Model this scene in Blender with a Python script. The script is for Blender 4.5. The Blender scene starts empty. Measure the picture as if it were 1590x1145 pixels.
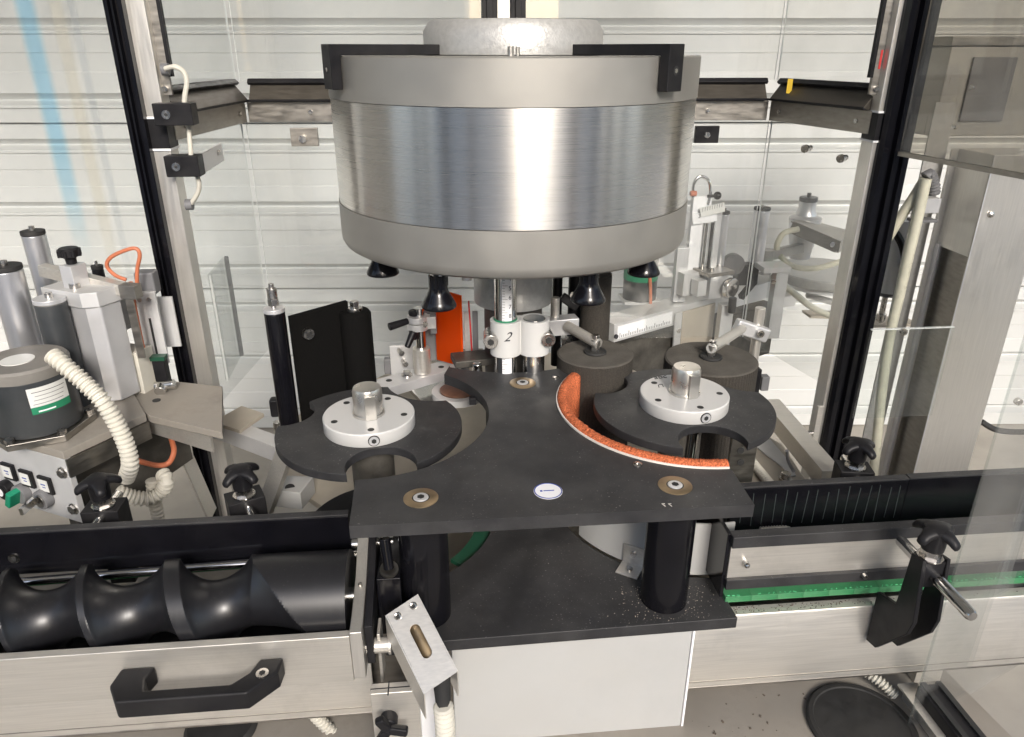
import bpy, bmesh, math, random
from mathutils import Vector, Matrix
random.seed(4)
R = math.radians
scene = bpy.context.scene
COL = scene.collection

# ------------------------------------------------------------------ camera, sky, sun, exposure
PITCH, YAW, EYE = 23.6, 5.3, 1.60          # degrees down, degrees to the right, metres
FPX, PW, PH = 1137.0, 1590.0, 1145.0       # focal length in photo pixels, photo size
cam_d = bpy.data.cameras.new('camera')
cam = bpy.data.objects.new('camera', cam_d)
COL.objects.link(cam)
cam.location = (0, 0, EYE)
cam.rotation_euler = (R(90 - PITCH), 0, R(-YAW))
cam_d.sensor_fit = 'HORIZONTAL'
cam_d.sensor_width = 36
cam_d.lens = 36 * FPX / PW
cam_d.clip_start, cam_d.clip_end = 0.02, 500
scene.camera = cam

SUN_EL, SUN_AZ = 28.0, 172.0               # azimuth clockwise from +Y (seen from above)
world = bpy.data.worlds.new('World')
scene.world = world
world.use_nodes = True
wn = world.node_tree.nodes
sky = wn.new('ShaderNodeTexSky')
sky.sky_type = 'NISHITA'
sky.sun_disc = False
sky.sun_elevation = R(SUN_EL)
sky.sun_rotation = R(SUN_AZ)
sky.dust_density = 2.5
world.node_tree.links.new(sky.outputs[0], wn['Background'].inputs[0])
wn['Background'].inputs[1].default_value = 0.14
sl = bpy.data.lights.new('sun', 'SUN')
sl.energy = 1.5
sl.angle = R(16)
sl.color = (1.0, 0.972, 0.935)
sun = bpy.data.objects.new('sun', sl)
COL.objects.link(sun)
sun.rotation_euler = (R(90 - SUN_EL), 0, R(180 - SUN_AZ))
scene.view_settings.view_transform = 'Standard'
scene.view_settings.look = 'None'
scene.view_settings.gamma = 1.0
scene.view_settings.exposure = 1.3
scene.cycles.max_bounces = 8
scene.cycles.diffuse_bounces = 4
scene.cycles.glossy_bounces = 4
scene.cycles.transparent_max_bounces = 24
scene.cycles.caustics_reflective = False
scene.cycles.caustics_refractive = False
scene.cycles.sample_clamp_indirect = 6

# ------------------------------------------------------------------ measuring helpers: where a sight line meets a real plane
def _ray(px, py):
    x = (px - PW/2)/FPX; u = -(py - PH/2)/FPX
    t = R(PITCH); a = R(YAW)
    f = math.cos(t) + u*math.sin(t); v = -math.sin(t) + u*math.cos(t)
    return Vector((x*math.cos(a) + f*math.sin(a), -x*math.sin(a) + f*math.cos(a), v))
def atz(px, py, z):
    d = _ray(px, py); return Vector((0, 0, EYE)) + d*((z - EYE)/d.z)
def aty(px, py, y):
    d = _ray(px, py); return Vector((0, 0, EYE)) + d*(y/d.y)

def atx(px, py, x):
    d = _ray(px, py); return Vector((0, 0, EYE)) + d*(x/d.x)

# ------------------------------------------------------------------ mesh builder
class MB:
    def __init__(self):
        self.bm = bmesh.new()
    def box(self, c, s, rot=None):
        m = Matrix.Translation(Vector(c))
        if rot is not None: m = m @ rot.to_4x4()
        m = m @ Matrix.Diagonal((s[0], s[1], s[2], 1))
        bmesh.ops.create_cube(self.bm, size=1, matrix=m)
        return self
    def boxp(self, a, b):
        a = Vector(a); b = Vector(b)
        return self.box((a + b)/2, [abs(b[i] - a[i]) for i in range(3)])
    def bar(self, p, q, w, h, up=(0, 0, 1), ext=0.0):
        """square bar from p to q: w across, h along up"""
        p = Vector(p); q = Vector(q); d = q - p; L = d.length; d.normalize()
        s = d.cross(Vector(up)).normalized(); u = s.cross(d).normalized()
        rot = Matrix((s, d, u)).transposed()
        return self.box((p + q)/2, (w, L + 2*ext, h), rot)
    def cyl(self, p, q, r, r2=None, n=24):
        p = Vector(p); q = Vector(q); d = q - p
        rot = d.to_track_quat('Z', 'Y').to_matrix().to_4x4()
        bmesh.ops.create_cone(self.bm, cap_ends=True, cap_tris=False, segments=n, radius1=r, radius2=r if r2 is None else r2,
                              depth=d.length, matrix=Matrix.Translation((p + q)/2) @ rot)
        return self
    def lathe(self, o, prof, n=48, M=None, a0=0.0, a1=360.0):
        """prof: list of (r, z) from bottom to top, turned about the z axis of o (or of the 4x4 matrix M)"""
        M = M or Matrix.Translation(Vector(o))
        full = abs(a1 - a0) >= 359.9
        k = n if full else n + 1
        rings = []
        for r, z in prof:
            if r <= 1e-6 and full:
                rings.append([self.bm.verts.new(M @ Vector((0, 0, z)))]*k)
            else:
                rings.append([self.bm.verts.new(M @ Vector((r*math.cos(R(a0 + (a1 - a0)*i/n)), r*math.sin(R(a0 + (a1 - a0)*i/n)), z))) for i in range(k)])
        for A, B in zip(rings, rings[1:]):
            for i in range(k if full else k - 1):
                j = (i + 1) % k
                vs = []
                for v in (A[i], A[j], B[j], B[i]):
                    if v not in vs: vs.append(v)
                if len(vs) > 2:
                    try: self.bm.faces.new(vs)
                    except ValueError: pass
        if full:
            for ring, flip in ((rings[0], True), (rings[-1], False)):
                if ring[0] is not ring[1]:
                    self.bm.faces.new(ring[::-1] if flip else ring)
        return self
    def prism(self, pts, z0, z1, M=None):
        M = M or Matrix.Identity(4)
        area = sum(pts[i][0]*pts[(i+1) % len(pts)][1] - pts[(i+1) % len(pts)][0]*pts[i][1] for i in range(len(pts)))
        if area < 0: pts = pts[::-1]
        lo = [self.bm.verts.new(M @ Vector((p[0], p[1], z0))) for p in pts]
        hi = [self.bm.verts.new(M @ Vector((p[0], p[1], z1))) for p in pts]
        self.bm.faces.new(lo[::-1]); self.bm.faces.new(hi)
        for i in range(len(pts)):
            j = (i + 1) % len(pts)
            self.bm.faces.new((lo[i], lo[j], hi[j], hi[i]))
        return self
    def quad(self, pts, thick, dirn=None):
        """a plate: polygon of 3-D points, given thickness away from its normal side"""
        pts = [Vector(p) for p in pts]
        n = (pts[1] - pts[0]).cross(pts[2] - pts[0]).normalized()
        off = (Vector(dirn).normalized() if dirn else -n)*thick
        a = [self.bm.verts.new(p) for p in pts]; b = [self.bm.verts.new(p + off) for p in pts]
        self.bm.faces.new(a); self.bm.faces.new(b[::-1])
        for i in range(len(a)):
            j = (i + 1) % len(a)
            self.bm.faces.new((a[j], a[i], b[i], b[j]))
        return self
    def tube(self, pts, r, n=10, sub=8, ribs=None, rib_amp=0.0):
        """round tube along a smooth curve; ribs = pitch of rings in metres"""
        P = [Vector(p) for p in pts]
        def cr(i, t):
            p0 = P[max(i-1, 0)]; p1 = P[i]; p2 = P[i+1]; p3 = P[min(i+2, len(P)-1)]
            return 0.5*((2*p1) + (p2 - p0)*t + (2*p0 - 5*p1 + 4*p2 - p3)*t*t + (3*p1 - p0 - 3*p2 + p3)*t**3)
        C = [cr(i, k/sub) for i in range(len(P)-1) for k in range(sub)] + [P[-1]]
        if ribs:
            L = [0]
            for a, b in zip(C, C[1:]): L.append(L[-1] + (b - a).length)
            N = max(4, int(L[-1]/ribs)*4)
            D = []; k = 0
            for s in range(N + 1):
                t = L[-1]*s/N
                while k < len(L) - 2 and L[k+1] < t: k += 1
                D.append(C[k].lerp(C[k+1], (t - L[k])/max(1e-9, L[k+1] - L[k])))
            C = D
        rings = []; ref = None
        for i, c in enumerate(C):
            d = (C[min(i+1, len(C)-1)] - C[max(i-1, 0)]).normalized()
            if ref is None: ref = d.orthogonal().normalized()
            ref = (ref - d*ref.dot(d)).normalized(); s = d.cross(ref)
            rr = r
            if ribs: rr = r + rib_amp*(0.55 if i % 4 in (1, 2) else -1.0)
            rings.append([self.bm.verts.new(c + (ref*math.cos(2*math.pi*k/n) + s*math.sin(2*math.pi*k/n))*rr) for k in range(n)])
        for A, B in zip(rings, rings[1:]):
            for k in range(n):
                j = (k + 1) % n
                self.bm.faces.new((A[k], A[j], B[j], B[k]))
        self.bm.faces.new(rings[0][::-1]); self.bm.faces.new(rings[-1])
        return self

def wloc(o):
    v = Vector((0, 0, 0))
    while o is not None:
        v += o.location; o = o.parent
    return v

def _link(o, parent=None):
    COL.objects.link(o)
    if parent is not None: o.parent = parent

def props(o, label=None, cat=None, group=None, kind=None):
    for k, v in (('label', label), ('category', cat), ('group', group), ('kind', kind)):
        if v: o[k] = v
    return o

def obj(name, mb, mat, parent=None, bev=0.0, smooth=35, seg=2, origin=None, label=None, kind=None):
    """links the builder's mesh (given in world coordinates) as one object under parent; single things get their origin at their base"""
    bm = mb.bm
    bmesh.ops.recalc_face_normals(bm, faces=bm.faces)
    if parent is not None:
        o0 = wloc(parent)
    else:
        xs = [v.co for v in bm.verts]
        o0 = Vector(origin) if origin is not None else Vector((sum(v.x for v in xs)/len(xs), sum(v.y for v in xs)/len(xs), min(v.z for v in xs)))
    bmesh.ops.translate(bm, verts=bm.verts, vec=-o0)
    me = bpy.data.meshes.new(name)
    bm.to_mesh(me); bm.free()
    me.materials.append(mat)
    for p in me.polygons: p.use_smooth = True
    me.set_sharp_from_angle(angle=R(smooth))
    o = bpy.data.objects.new(name, me)
    _link(o, parent)
    if parent is None: o.location = o0
    if bev:
        m = o.modifiers.new('bevel', 'BEVEL')
        m.width = bev; m.segments = seg; m.limit_method = 'ANGLE'; m.angle_limit = R(40); m.harden_normals = True
    props(o, label, None, None, kind)
    return o

def thing(name, label, cat, loc=(0, 0, 0), group=None):
    o = bpy.data.objects.new(name, None)
    o.empty_display_size = 0.02
    o.location = loc
    _link(o)
    return props(o, label, cat, group)

def single(name, mb, mat, label, cat, group=None, **k):
    return props(obj(name, mb, mat, **k), label, cat, group)

def copy_thing(o, loc=None, rotz=None, label=None, parent=None):
    c = o.copy(); COL.objects.link(c)
    if parent is not None: c.parent = parent
    if loc is not None: c.location = loc
    if rotz is not None: c.rotation_euler = (0, 0, rotz)
    if label: c['label'] = label
    for ch in list(o.children): copy_thing(ch, parent=c)
    return c

def text(name, body, size, M, mat, parent, depth=0.0002, shear=0.0):
    cu = bpy.data.curves.new(name, 'FONT')
    cu.body = body; cu.size = size; cu.align_x = 'CENTER'; cu.align_y = 'CENTER'; cu.extrude = depth; cu.shear = shear
    cu.materials.append(mat)
    tmp = bpy.data.objects.new(name, cu)
    COL.objects.link(tmp)
    bpy.context.view_layer.update()
    me = bpy.data.meshes.new_from_object(tmp.evaluated_get(bpy.context.evaluated_depsgraph_get()))
    bpy.data.objects.remove(tmp); bpy.data.curves.remove(cu)
    me.name = name
    if not me.materials: me.materials.append(mat)
    o = bpy.data.objects.new(name, me)
    _link(o, parent)
    o.matrix_local = Matrix.Translation(-wloc(parent)) @ M
    return o

def frame(o, x, y):
    """4x4 with x axis x, y axis y (made square) at o"""
    x = Vector(x).normalized(); z = x.cross(Vector(y)).normalized(); y = z.cross(x)
    m = Matrix((x, y, z)).transposed().to_4x4(); m.translation = Vector(o)
    return m

# ------------------------------------------------------------------ materials
def mat(name, base, rough=0.5, metal=0.0, var=0.12, scale=18.0, stretch=None, rvar=0.1, bump=0.0, bscale=None, dust=0.0, dustcol=(0.42, 0.39, 0.34),
        speck=0.0, aniso=0.0, coat=0.0, spec=0.5, radial=False, dark=0.0, updust=0.0):
    m = bpy.data.materials.new(name); m.use_nodes = True
    nt = m.node_tree; N = nt.nodes; L = nt.links
    b = N['Principled BSDF']
    b.inputs['Metallic'].default_value = metal
    b.inputs['Specular IOR Level'].default_value = spec
    b.inputs['Coat Weight'].default_value = coat
    b.inputs['Coat Roughness'].default_value = 0.12
    tc = N.new('ShaderNodeTexCoord'); mp = N.new('ShaderNodeMapping')
    L.new(tc.outputs['Object'], mp.inputs[0])
    if stretch: mp.inputs['Scale'].default_value = stretch
    n1 = N.new('ShaderNodeTexNoise'); n1.inputs['Scale'].default_value = scale; n1.inputs['Detail'].default_value = 5
    L.new(mp.outputs[0], n1.inputs['Vector'])
    def mix(a, bcol, fac):
        x = N.new('ShaderNodeMix'); x.data_type = 'RGBA'
        for sock, val in ((x.inputs[6], a), (x.inputs[7], bcol)):
            if hasattr(val, 'links'): L.new(val, sock)
            else: sock.default_value = (*val, 1)
        if hasattr(fac, 'links'): L.new(fac, x.inputs[0])
        else: x.inputs[0].default_value = fac
        return x.outputs[2]
    def ramp(src, a, bb, lo=0.0, hi=1.0):
        r = N.new('ShaderNodeMapRange'); L.new(src, r.inputs[0])
        for i, v in enumerate((a, bb, lo, hi)): r.inputs[i+1].default_value = v
        return r.outputs[0]
    c = mix([v*(1-var) for v in base], [min(1, v*(1+var)) for v in base], ramp(n1.outputs[0], 0.3, 0.7))
    if dark:
        n3 = N.new('ShaderNodeTexNoise'); n3.inputs['Scale'].default_value = 7; n3.inputs['Detail'].default_value = 8; n3.inputs['Roughness'].default_value = 0.7
        L.new(tc.outputs['Object'], n3.inputs['Vector'])
        c = mix(c, [v*0.45 for v in base], ramp(n3.outputs[0], 0.52, 0.75, 0, dark))
    if dust:
        n2 = N.new('ShaderNodeTexNoise'); n2.inputs['Scale'].default_value = 9; n2.inputs['Detail'].default_value = 9; n2.inputs['Roughness'].default_value = 0.68
        L.new(tc.outputs['Object'], n2.inputs['Vector'])
        c = mix(c, dustcol, ramp(n2.outputs[0], 0.42, 0.78, dust*0.15, dust))
    if speck:
        v = N.new('ShaderNodeTexNoise'); v.inputs['Scale'].default_value = 330; v.inputs['Detail'].default_value = 2
        L.new(tc.outputs['Object'], v.inputs['Vector'])
        v2 = N.new('ShaderNodeTexNoise'); v2.inputs['Scale'].default_value = 95; v2.inputs['Detail'].default_value = 3
        L.new(tc.outputs['Object'], v2.inputs['Vector'])
        vm = N.new('ShaderNodeTexNoise'); vm.inputs['Scale'].default_value = 13; vm.inputs['Detail'].default_value = 4
        L.new(tc.outputs['Object'], vm.inputs['Vector'])
        gg = N.new('ShaderNodeNewGeometry'); sg = N.new('ShaderNodeSeparateXYZ'); L.new(gg.outputs['Normal'], sg.inputs[0])
        ad = N.new('ShaderNodeMath'); ad.operation = 'MAXIMUM'
        L.new(ramp(v.outputs[0], 0.655, 0.76, 0, speck), ad.inputs[0]); L.new(ramp(v2.outputs[0], 0.735, 0.76, 0, speck*0.8), ad.inputs[1])
        m1 = N.new('ShaderNodeMath'); m1.operation = 'MULTIPLY'; L.new(ad.outputs[0], m1.inputs[0]); L.new(ramp(vm.outputs[0], 0.36, 0.66, 0.12, 1), m1.inputs[1])
        m2 = N.new('ShaderNodeMath'); m2.operation = 'MULTIPLY'; L.new(m1.outputs[0], m2.inputs[0]); L.new(ramp(sg.outputs[2], 0.1, 0.8, 0.1, 1), m2.inputs[1])
        c = mix(c, (0.50, 0.48, 0.45), m2.outputs[0])
    if updust:                                  # dust that settled on upward faces
        g = N.new('ShaderNodeNewGeometry'); sp = N.new('ShaderNodeSeparateXYZ')
        L.new(g.outputs['Normal'], sp.inputs[0])
        n4 = N.new('ShaderNodeTexNoise'); n4.inputs['Scale'].default_value = 25; n4.inputs['Detail'].default_value = 8
        L.new(tc.outputs['Object'], n4.inputs['Vector'])
        mu = N.new('ShaderNodeMath'); mu.operation = 'MULTIPLY'
        L.new(ramp(sp.outputs[2], 0.5, 0.95), mu.inputs[0]); L.new(ramp(n4.outputs[0], 0.3, 0.7, updust*0.5, updust), mu.inputs[1])
        c = mix(c, dustcol, mu.outputs[0])
        if metal:
            L.new(ramp(mu.outputs[0], 0, 1, metal, 0), b.inputs['Metallic'])
    L.new(c, b.inputs['Base Color'])
    L.new(ramp(n1.outputs[0], 0.3, 0.7, max(0.02, rough - rvar), min(1, rough + rvar)), b.inputs['Roughness'])
    if bump:
        nb = n1
        if bscale:
            nb = N.new('ShaderNodeTexNoise'); nb.inputs['Scale'].default_value = bscale; nb.inputs['Detail'].default_value = 3
            L.new(mp.outputs[0], nb.inputs['Vector'])
        bp = N.new('ShaderNodeBump'); bp.inputs['Strength'].default_value = bump; bp.inputs['Distance'].default_value = 0.001
        L.new(nb.outputs[0], bp.inputs['Height']); L.new(bp.outputs[0], b.inputs['Normal'])
    if aniso:
        b.inputs['Anisotropic'].default_value = aniso
        b.inputs['Anisotropic Rotation'].default_value = 0.25 if radial else 0.0
        t = N.new('ShaderNodeTangent'); t.direction_type = 'RADIAL'; t.axis = 'Z'
        L.new(t.outputs[0], b.inputs['Tangent'])
    return m

M = {}
M['drum_steel'] = mat('turned steel', (0.66, 0.64, 0.61), 0.28, 1.0, var=0.05, scale=5, stretch=(1.2, 1.2, 330), rvar=0.012, aniso=0.86, radial=True)
M['alu_blast'] = mat('grey blasted aluminium', (0.35, 0.338, 0.312), 0.52, 0.75, var=0.06, scale=14, rvar=0.05, bump=0.10, bscale=900)
M['cast_grey'] = mat('hammered grey paint', (0.40, 0.395, 0.38), 0.42, 0.35, var=0.1, scale=120, rvar=0.08, bump=0.5, bscale=260)
M['black_poly'] = mat('black plastic plate', (0.017, 0.017, 0.019), 0.5, 0, var=0.25, scale=30, rvar=0.1, bump=0.10, bscale=500, dust=0.10, spec=0.38, speck=0.5, updust=0.035, dustcol=(0.36, 0.35, 0.33))
M['black_edge'] = mat('black plastic', (0.007, 0.007, 0.009), 0.42, 0, var=0.2, scale=40, rvar=0.1, dust=0.04, spec=0.22)
M['black_gloss'] = mat('glossy black', (0.004, 0.004, 0.006), 0.17, 0, spec=0.3, var=0.2, scale=30, rvar=0.05, dust=0.012)
M['screw_black'] = mat('black worm plastic', (0.009, 0.009, 0.011), 0.36, 0, var=0.15, scale=30, rvar=0.05, spec=0.6, stretch=(30, 1, 1), dust=0.01, speck=0.12)
M['rubber'] = mat('black rubber', (0.015, 0.015, 0.015), 0.7, 0, var=0.3, scale=60, dust=0.05)
M['white_enamel'] = mat('white enamel', (0.57, 0.565, 0.55), 0.36, 0, var=0.03, scale=8, rvar=0.05, dust=0.10, speck=0.0)
M['cab_white'] = mat('white cabinet paint', (0.43, 0.43, 0.42), 0.45, 0, var=0.05, scale=5, rvar=0.05, dark=0.10, dust=0.22, dustcol=(0.45, 0.42, 0.37))
M['steel'] = mat('brushed stainless', (0.69, 0.66, 0.605), 0.36, 0.75, var=0.07, scale=10, stretch=(1.2, 40, 40), rvar=0.07, bump=0.010, bscale=16, dark=0.34, updust=0.3)
M['steel_v'] = mat('brushed stainless upright', (0.70, 0.675, 0.63), 0.35, 0.8, var=0.05, scale=10, stretch=(30, 30, 1.2), rvar=0.07, bump=0.012, bscale=16, dark=0.2)
M['steel_cab'] = mat('dull cabinet steel', (0.58, 0.555, 0.505), 0.30, 0.65, var=0.03, scale=10, stretch=(30, 30, 1), rvar=0.03, dark=0.15, dust=0.12)
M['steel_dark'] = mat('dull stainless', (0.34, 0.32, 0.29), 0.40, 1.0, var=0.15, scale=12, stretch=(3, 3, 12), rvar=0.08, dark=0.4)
M['alu'] = mat('milled aluminium', (0.70, 0.70, 0.71), 0.38, 0.6, var=0.06, scale=20, rvar=0.08, dust=0.08, updust=0.25)
M['alu_plate'] = mat('pale aluminium plate', (0.70, 0.70, 0.70), 0.5, 0.55, var=0.06, scale=15, rvar=0.08, dust=0.15, updust=0.35)
M['chrome'] = mat('bright steel', (0.66, 0.65, 0.63), 0.16, 1.0, var=0.05, scale=30, rvar=0.06)
M['steel_s'] = mat('satin turned steel', (0.60, 0.58, 0.54), 0.30, 0.9, var=0.05, scale=40, rvar=0.05)
M['alu_roll'] = mat('anodised roller aluminium', (0.66, 0.66, 0.68), 0.33, 0.85, var=0.03, scale=20, rvar=0.05, dust=0.05)
M['lip'] = mat('dark bronze anodised trim', (0.075, 0.066, 0.054), 0.42, 0.5, var=0.15, scale=12, stretch=(3, 3, 20), rvar=0.08)
M['bolt'] = mat('bolt steel', (0.55, 0.53, 0.50), 0.27, 1.0, var=0.15, scale=80, rvar=0.08)
M['socket'] = mat('dark socket', (0.02, 0.02, 0.02), 0.6)
M['brass'] = mat('brassy washer', (0.36, 0.27, 0.165), 0.42, 0.8, var=0.2, scale=60, rvar=0.08, dust=0.06)
M['cork'] = mat('orange cork rubber', (0.48, 0.13, 0.055), 0.85, 0, var=0.6, scale=420, bump=1.0, bscale=330, spec=0.2)
M['backing'] = mat('white backing', (0.75, 0.70, 0.64), 0.6)
M['foam'] = mat('brown foam rubber', (0.045, 0.040, 0.034), 0.9, 0, var=0.35, scale=500, bump=0.8, bscale=420, spec=0.2, updust=0.2)
M['black_foam'] = mat('black foam', (0.005, 0.0048, 0.0046), 0.9, 0, var=0.3, scale=300, bump=0.6, bscale=400, spec=0.08)
M['orange'] = mat('orange plastic sheet', (0.95, 0.15, 0.008), 0.45, 0, var=0.05, scale=8, dark=0.08)
def translucent(m, col, fac):
    nt = m.node_tree; N = nt.nodes; b = N['Principled BSDF']; out = N['Material Output']
    t = N.new('ShaderNodeBsdfTranslucent'); t.inputs[0].default_value = (*col, 1)
    x = N.new('ShaderNodeMixShader'); x.inputs[0].default_value = fac
    nt.links.new(b.outputs[0], x.inputs[1]); nt.links.new(t.outputs[0], x.inputs[2]); nt.links.new(x.outputs[0], out.inputs[0])
translucent(M['orange'], (1.0, 0.26, 0.012), 0.75)
M['orange_wire'] = mat('orange cable', (0.46, 0.13, 0.055), 0.5, 0, var=0.2, scale=40, dust=0.12)
M['red'] = mat('red mark', (0.55, 0.03, 0.03), 0.5)
M['belt'] = mat('green conveyor plastic', (0.010, 0.185, 0.06), 0.42, 0, var=0.2, scale=30, dust=0.22)
M['dark_green'] = mat('dark green plastic', (0.008, 0.06, 0.032), 0.45)
M['hose_white'] = mat('ribbed white plastic', (0.60, 0.575, 0.50), 0.5, 0, var=0.08, scale=30, dust=0.3)
M['hose_clear'] = mat('cream braided hose', (0.60, 0.58, 0.46), 0.35, 0, var=0.08, scale=60, bump=0.3)
M['table'] = mat('dusty steel table', (0.50, 0.45, 0.375), 0.52, 0.25, var=0.14, scale=7, rvar=0.1, dark=0.5, dust=0.4, dustcol=(0.42, 0.36, 0.28), bump=0.1, bscale=200)
M['deck'] = mat('dirty deck steel', (0.31, 0.285, 0.25), 0.55, 0.2, var=0.14, scale=7, rvar=0.1, dark=0.6, dust=0.4, dustcol=(0.36, 0.31, 0.25), bump=0.1, bscale=200)
M['grime'] = mat('grime', (0.12, 0.095, 0.075), 0.9, 0, var=0.4, scale=60, bump=0.6, bscale=200)
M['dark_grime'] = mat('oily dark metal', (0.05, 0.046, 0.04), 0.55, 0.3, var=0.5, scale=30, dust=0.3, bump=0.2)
M['motor_cap'] = mat('dusty motor cap', (0.17, 0.16, 0.145), 0.55, 0.1, var=0.2, scale=20, dust=0.3)
M['motor'] = mat('dark motor paint', (0.030, 0.034, 0.038), 0.36, 0, var=0.3, scale=12, dust=0.08, updust=0.6)
M['label_white'] = mat('printed label', (0.66, 0.66, 0.63), 0.45, 0, var=0.03)
M['label_green'] = mat('green label band', (0.02, 0.20, 0.10), 0.4)
M['ink'] = mat('ink', (0.03, 0.03, 0.035), 0.6)
M['blue_ink'] = mat('blue print', (0.04, 0.07, 0.30), 0.5)
M['sticker'] = mat('white sticker', (0.82, 0.82, 0.83), 0.35, 0, var=0.02)
M['yellow'] = mat('yellow sticker', (0.75, 0.50, 0.04), 0.5)
M['knob_green'] = mat('green knob plastic', (0.01, 0.22, 0.12), 0.35)
M['grey_plastic'] = mat('grey plastic', (0.16, 0.16, 0.165), 0.45)
M['panel_white'] = mat('white cladding paint', (0.60, 0.605, 0.59), 0.38, 0, var=0.02, scale=3, rvar=0.04, dust=0.05)
M['concrete'] = mat('pale concrete', (0.37, 0.34, 0.295), 0.85, 0, var=0.15, scale=6, dust=0.25, bump=0.3, bscale=60, speck=0.2)
M['yard'] = mat('yard asphalt', (0.42, 0.40, 0.37), 0.9, 0, var=0.2, scale=5)
M['roof_white'] = mat('white roof sheet', (0.62, 0.61, 0.58), 0.6, 0, var=0.03)
M['pier'] = mat('grey steel pier', (0.10, 0.10, 0.105), 0.5)
M['render_grey'] = mat('grey rendered wall', (0.46, 0.43, 0.39), 0.8)

def glass(name, tint=(0.982, 0.988, 0.985), haze=0.045):
    m = bpy.data.materials.new(name); m.use_nodes = True
    nt = m.node_tree; N = nt.nodes; L = nt.links
    N.remove(N['Principled BSDF']); out = N['Material Output']
    tr = N.new('ShaderNodeBsdfTransparent'); tr.inputs[0].default_value = (*tint, 1)
    gl = N.new('ShaderNodeBsdfGlossy'); gl.inputs['Roughness'].default_value = 0.02
    df = N.new('ShaderNodeBsdfDiffuse'); df.inputs[0].default_value = (0.75, 0.75, 0.73, 1)
    fr = N.new('ShaderNodeFresnel')
    ge = N.new('ShaderNodeNewGeometry'); io = N.new('ShaderNodeMapRange')   # same index from both sides: no false total reflection inside the sheet
    io.inputs[3].default_value = 1.5; io.inputs[4].default_value = 1/1.5
    L.new(ge.outputs['Backfacing'], io.inputs[0]); L.new(io.outputs[0], fr.inputs[0])
    a = N.new('ShaderNodeMixShader'); b = N.new('ShaderNodeMixShader')
    no = N.new('ShaderNodeTexNoise'); no.inputs['Scale'].default_value = 8; no.inputs['Detail'].default_value = 8
    tc = N.new('ShaderNodeTexCoord'); L.new(tc.outputs['Object'], no.inputs['Vector'])
    mr = N.new('ShaderNodeMapRange'); L.new(no.outputs[0], mr.inputs[0])
    for i, v in enumerate((0.35, 0.75, haze*0.3, haze*1.6)): mr.inputs[i+1].default_value = v
    L.new(mr.outputs[0], a.inputs[0]); L.new(tr.outputs[0], a.inputs[1]); L.new(df.outputs[0], a.inputs[2])
    L.new(fr.outputs[0], b.inputs[0]); L.new(a.outputs[0], b.inputs[1]); L.new(gl.outputs[0], b.inputs[2])
    L.new(b.outputs[0], out.inputs[0])
    return m
M['acrylic'] = glass('clear acrylic')
M['acrylic_edge'] = mat('acrylic edge', (0.66, 0.68, 0.66), 0.25, 0, var=0.02)
M['window'] = glass('dusty acrylic', (0.95, 0.965, 0.96), 0.02)

M['smoke'] = glass('smoke tinted screen', (0.72, 0.70, 0.655), 0.16)
# ================================================================== SETTING
WALL_A = R(-4.7)                               # the cladding stands a little askew to the machine
wd = Vector((math.cos(WALL_A), math.sin(WALL_A), 0)); wnrm = Vector((math.sin(WALL_A), -math.cos(WALL_A), 0))
w0 = Vector((math.sin(R(YAW)), math.cos(R(YAW)), 0))*2.95
wall_root = bpy.data.objects.new('cladding_wall', None); _link(wall_root); wall_root.location = w0
wall_root['kind'] = 'structure'; wall_root['label'] = 'white horizontally ribbed cladding wall behind the machine'
def cladding(zj):
    """one long panel, profile of grooves below the joint zj, swept along the wall"""
    H = 0.658
    prof = [(0.000, 0), (-0.004, -0.004)]                    # (depth towards the yard, height below joint)
    prof = [(0.0, -0.0015), (0.006, -0.005)]
    for g in (0.075, 0.315, 0.57):
        prof += [(0.011, -g + 0.022), (-0.014, -g + 0.008), (-0.022, -g - 0.001), (-0.020, -g - 0.006), (0.014, -g - 0.020), (0.014, -g - 0.030), (0.006, -g - 0.032)]
        if g < 0.5:
            prof += [(0.006, -g - 0.093), (0.0036, -g - 0.096), (0.0036, -g - 0.158), (0.006, -g - 0.161)]
    prof += [(0.006, -H + 0.006), (0.0, -H + 0.0035)]
    b = MB(); x0, x1 = -5.5, 6.0
    A = [b.bm.verts.new(w0 + wd*x0 + wnrm*d + Vector((0, 0, zj + z))) for d, z in prof]
    B = [b.bm.verts.new(w0 + wd*x1 + wnrm*d + Vector((0, 0, zj + z))) for d, z in prof]
    A2 = [b.bm.verts.new(w0 + wd*x0 - wnrm*0.04 + Vector((0, 0, zj + z))) for z in (prof[0][1], prof[-1][1])]
    B2 = [b.bm.verts.new(w0 + wd*x1 - wnrm*0.04 + Vector((0, 0, zj + z))) for z in (prof[0][1], prof[-1][1])]
    for i in range(len(A) - 1): b.bm.faces.new((A[i], B[i], B[i+1], A[i+1]))
    b.bm.faces.new((A2[0], A2[1], B2[1], B2[0])); b.bm.faces.new((A[0], A2[0], B2[0], B[0])); b.bm.faces.new((A[-1], B[-1], B2[1], A2[1]))
    return b
for k in range(6):
    obj('cladding_panel', cladding(0.679 + 0.658*(k)), M['panel_white'], wall_root, smooth=20)
b = MB().box(w0 + wd*0.25 - wnrm*0.10 + Vector((0, 0, 2.0)), (11.5, 0.10, 4.0), Matrix.Rotation(WALL_A, 3, 'Z'))
obj('wall_core', b, M['panel_white'], wall_root)
b = MB().boxp((-60, -60, -0.3), (60, 60, 0)); props(obj('ground', b, M['yard'], bev=0), kind='structure')
b = MB().boxp((-6, -1.6, 0.004), (7, 3.6, 0.02)); props(obj('concrete_floor', b, M['concrete']), kind='structure')
b = MB().boxp((-5.5, -1.3, 4.0), (6.5, 3.4, 4.1)); props(obj('roof', b, M['roof_white']), kind='structure')
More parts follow.
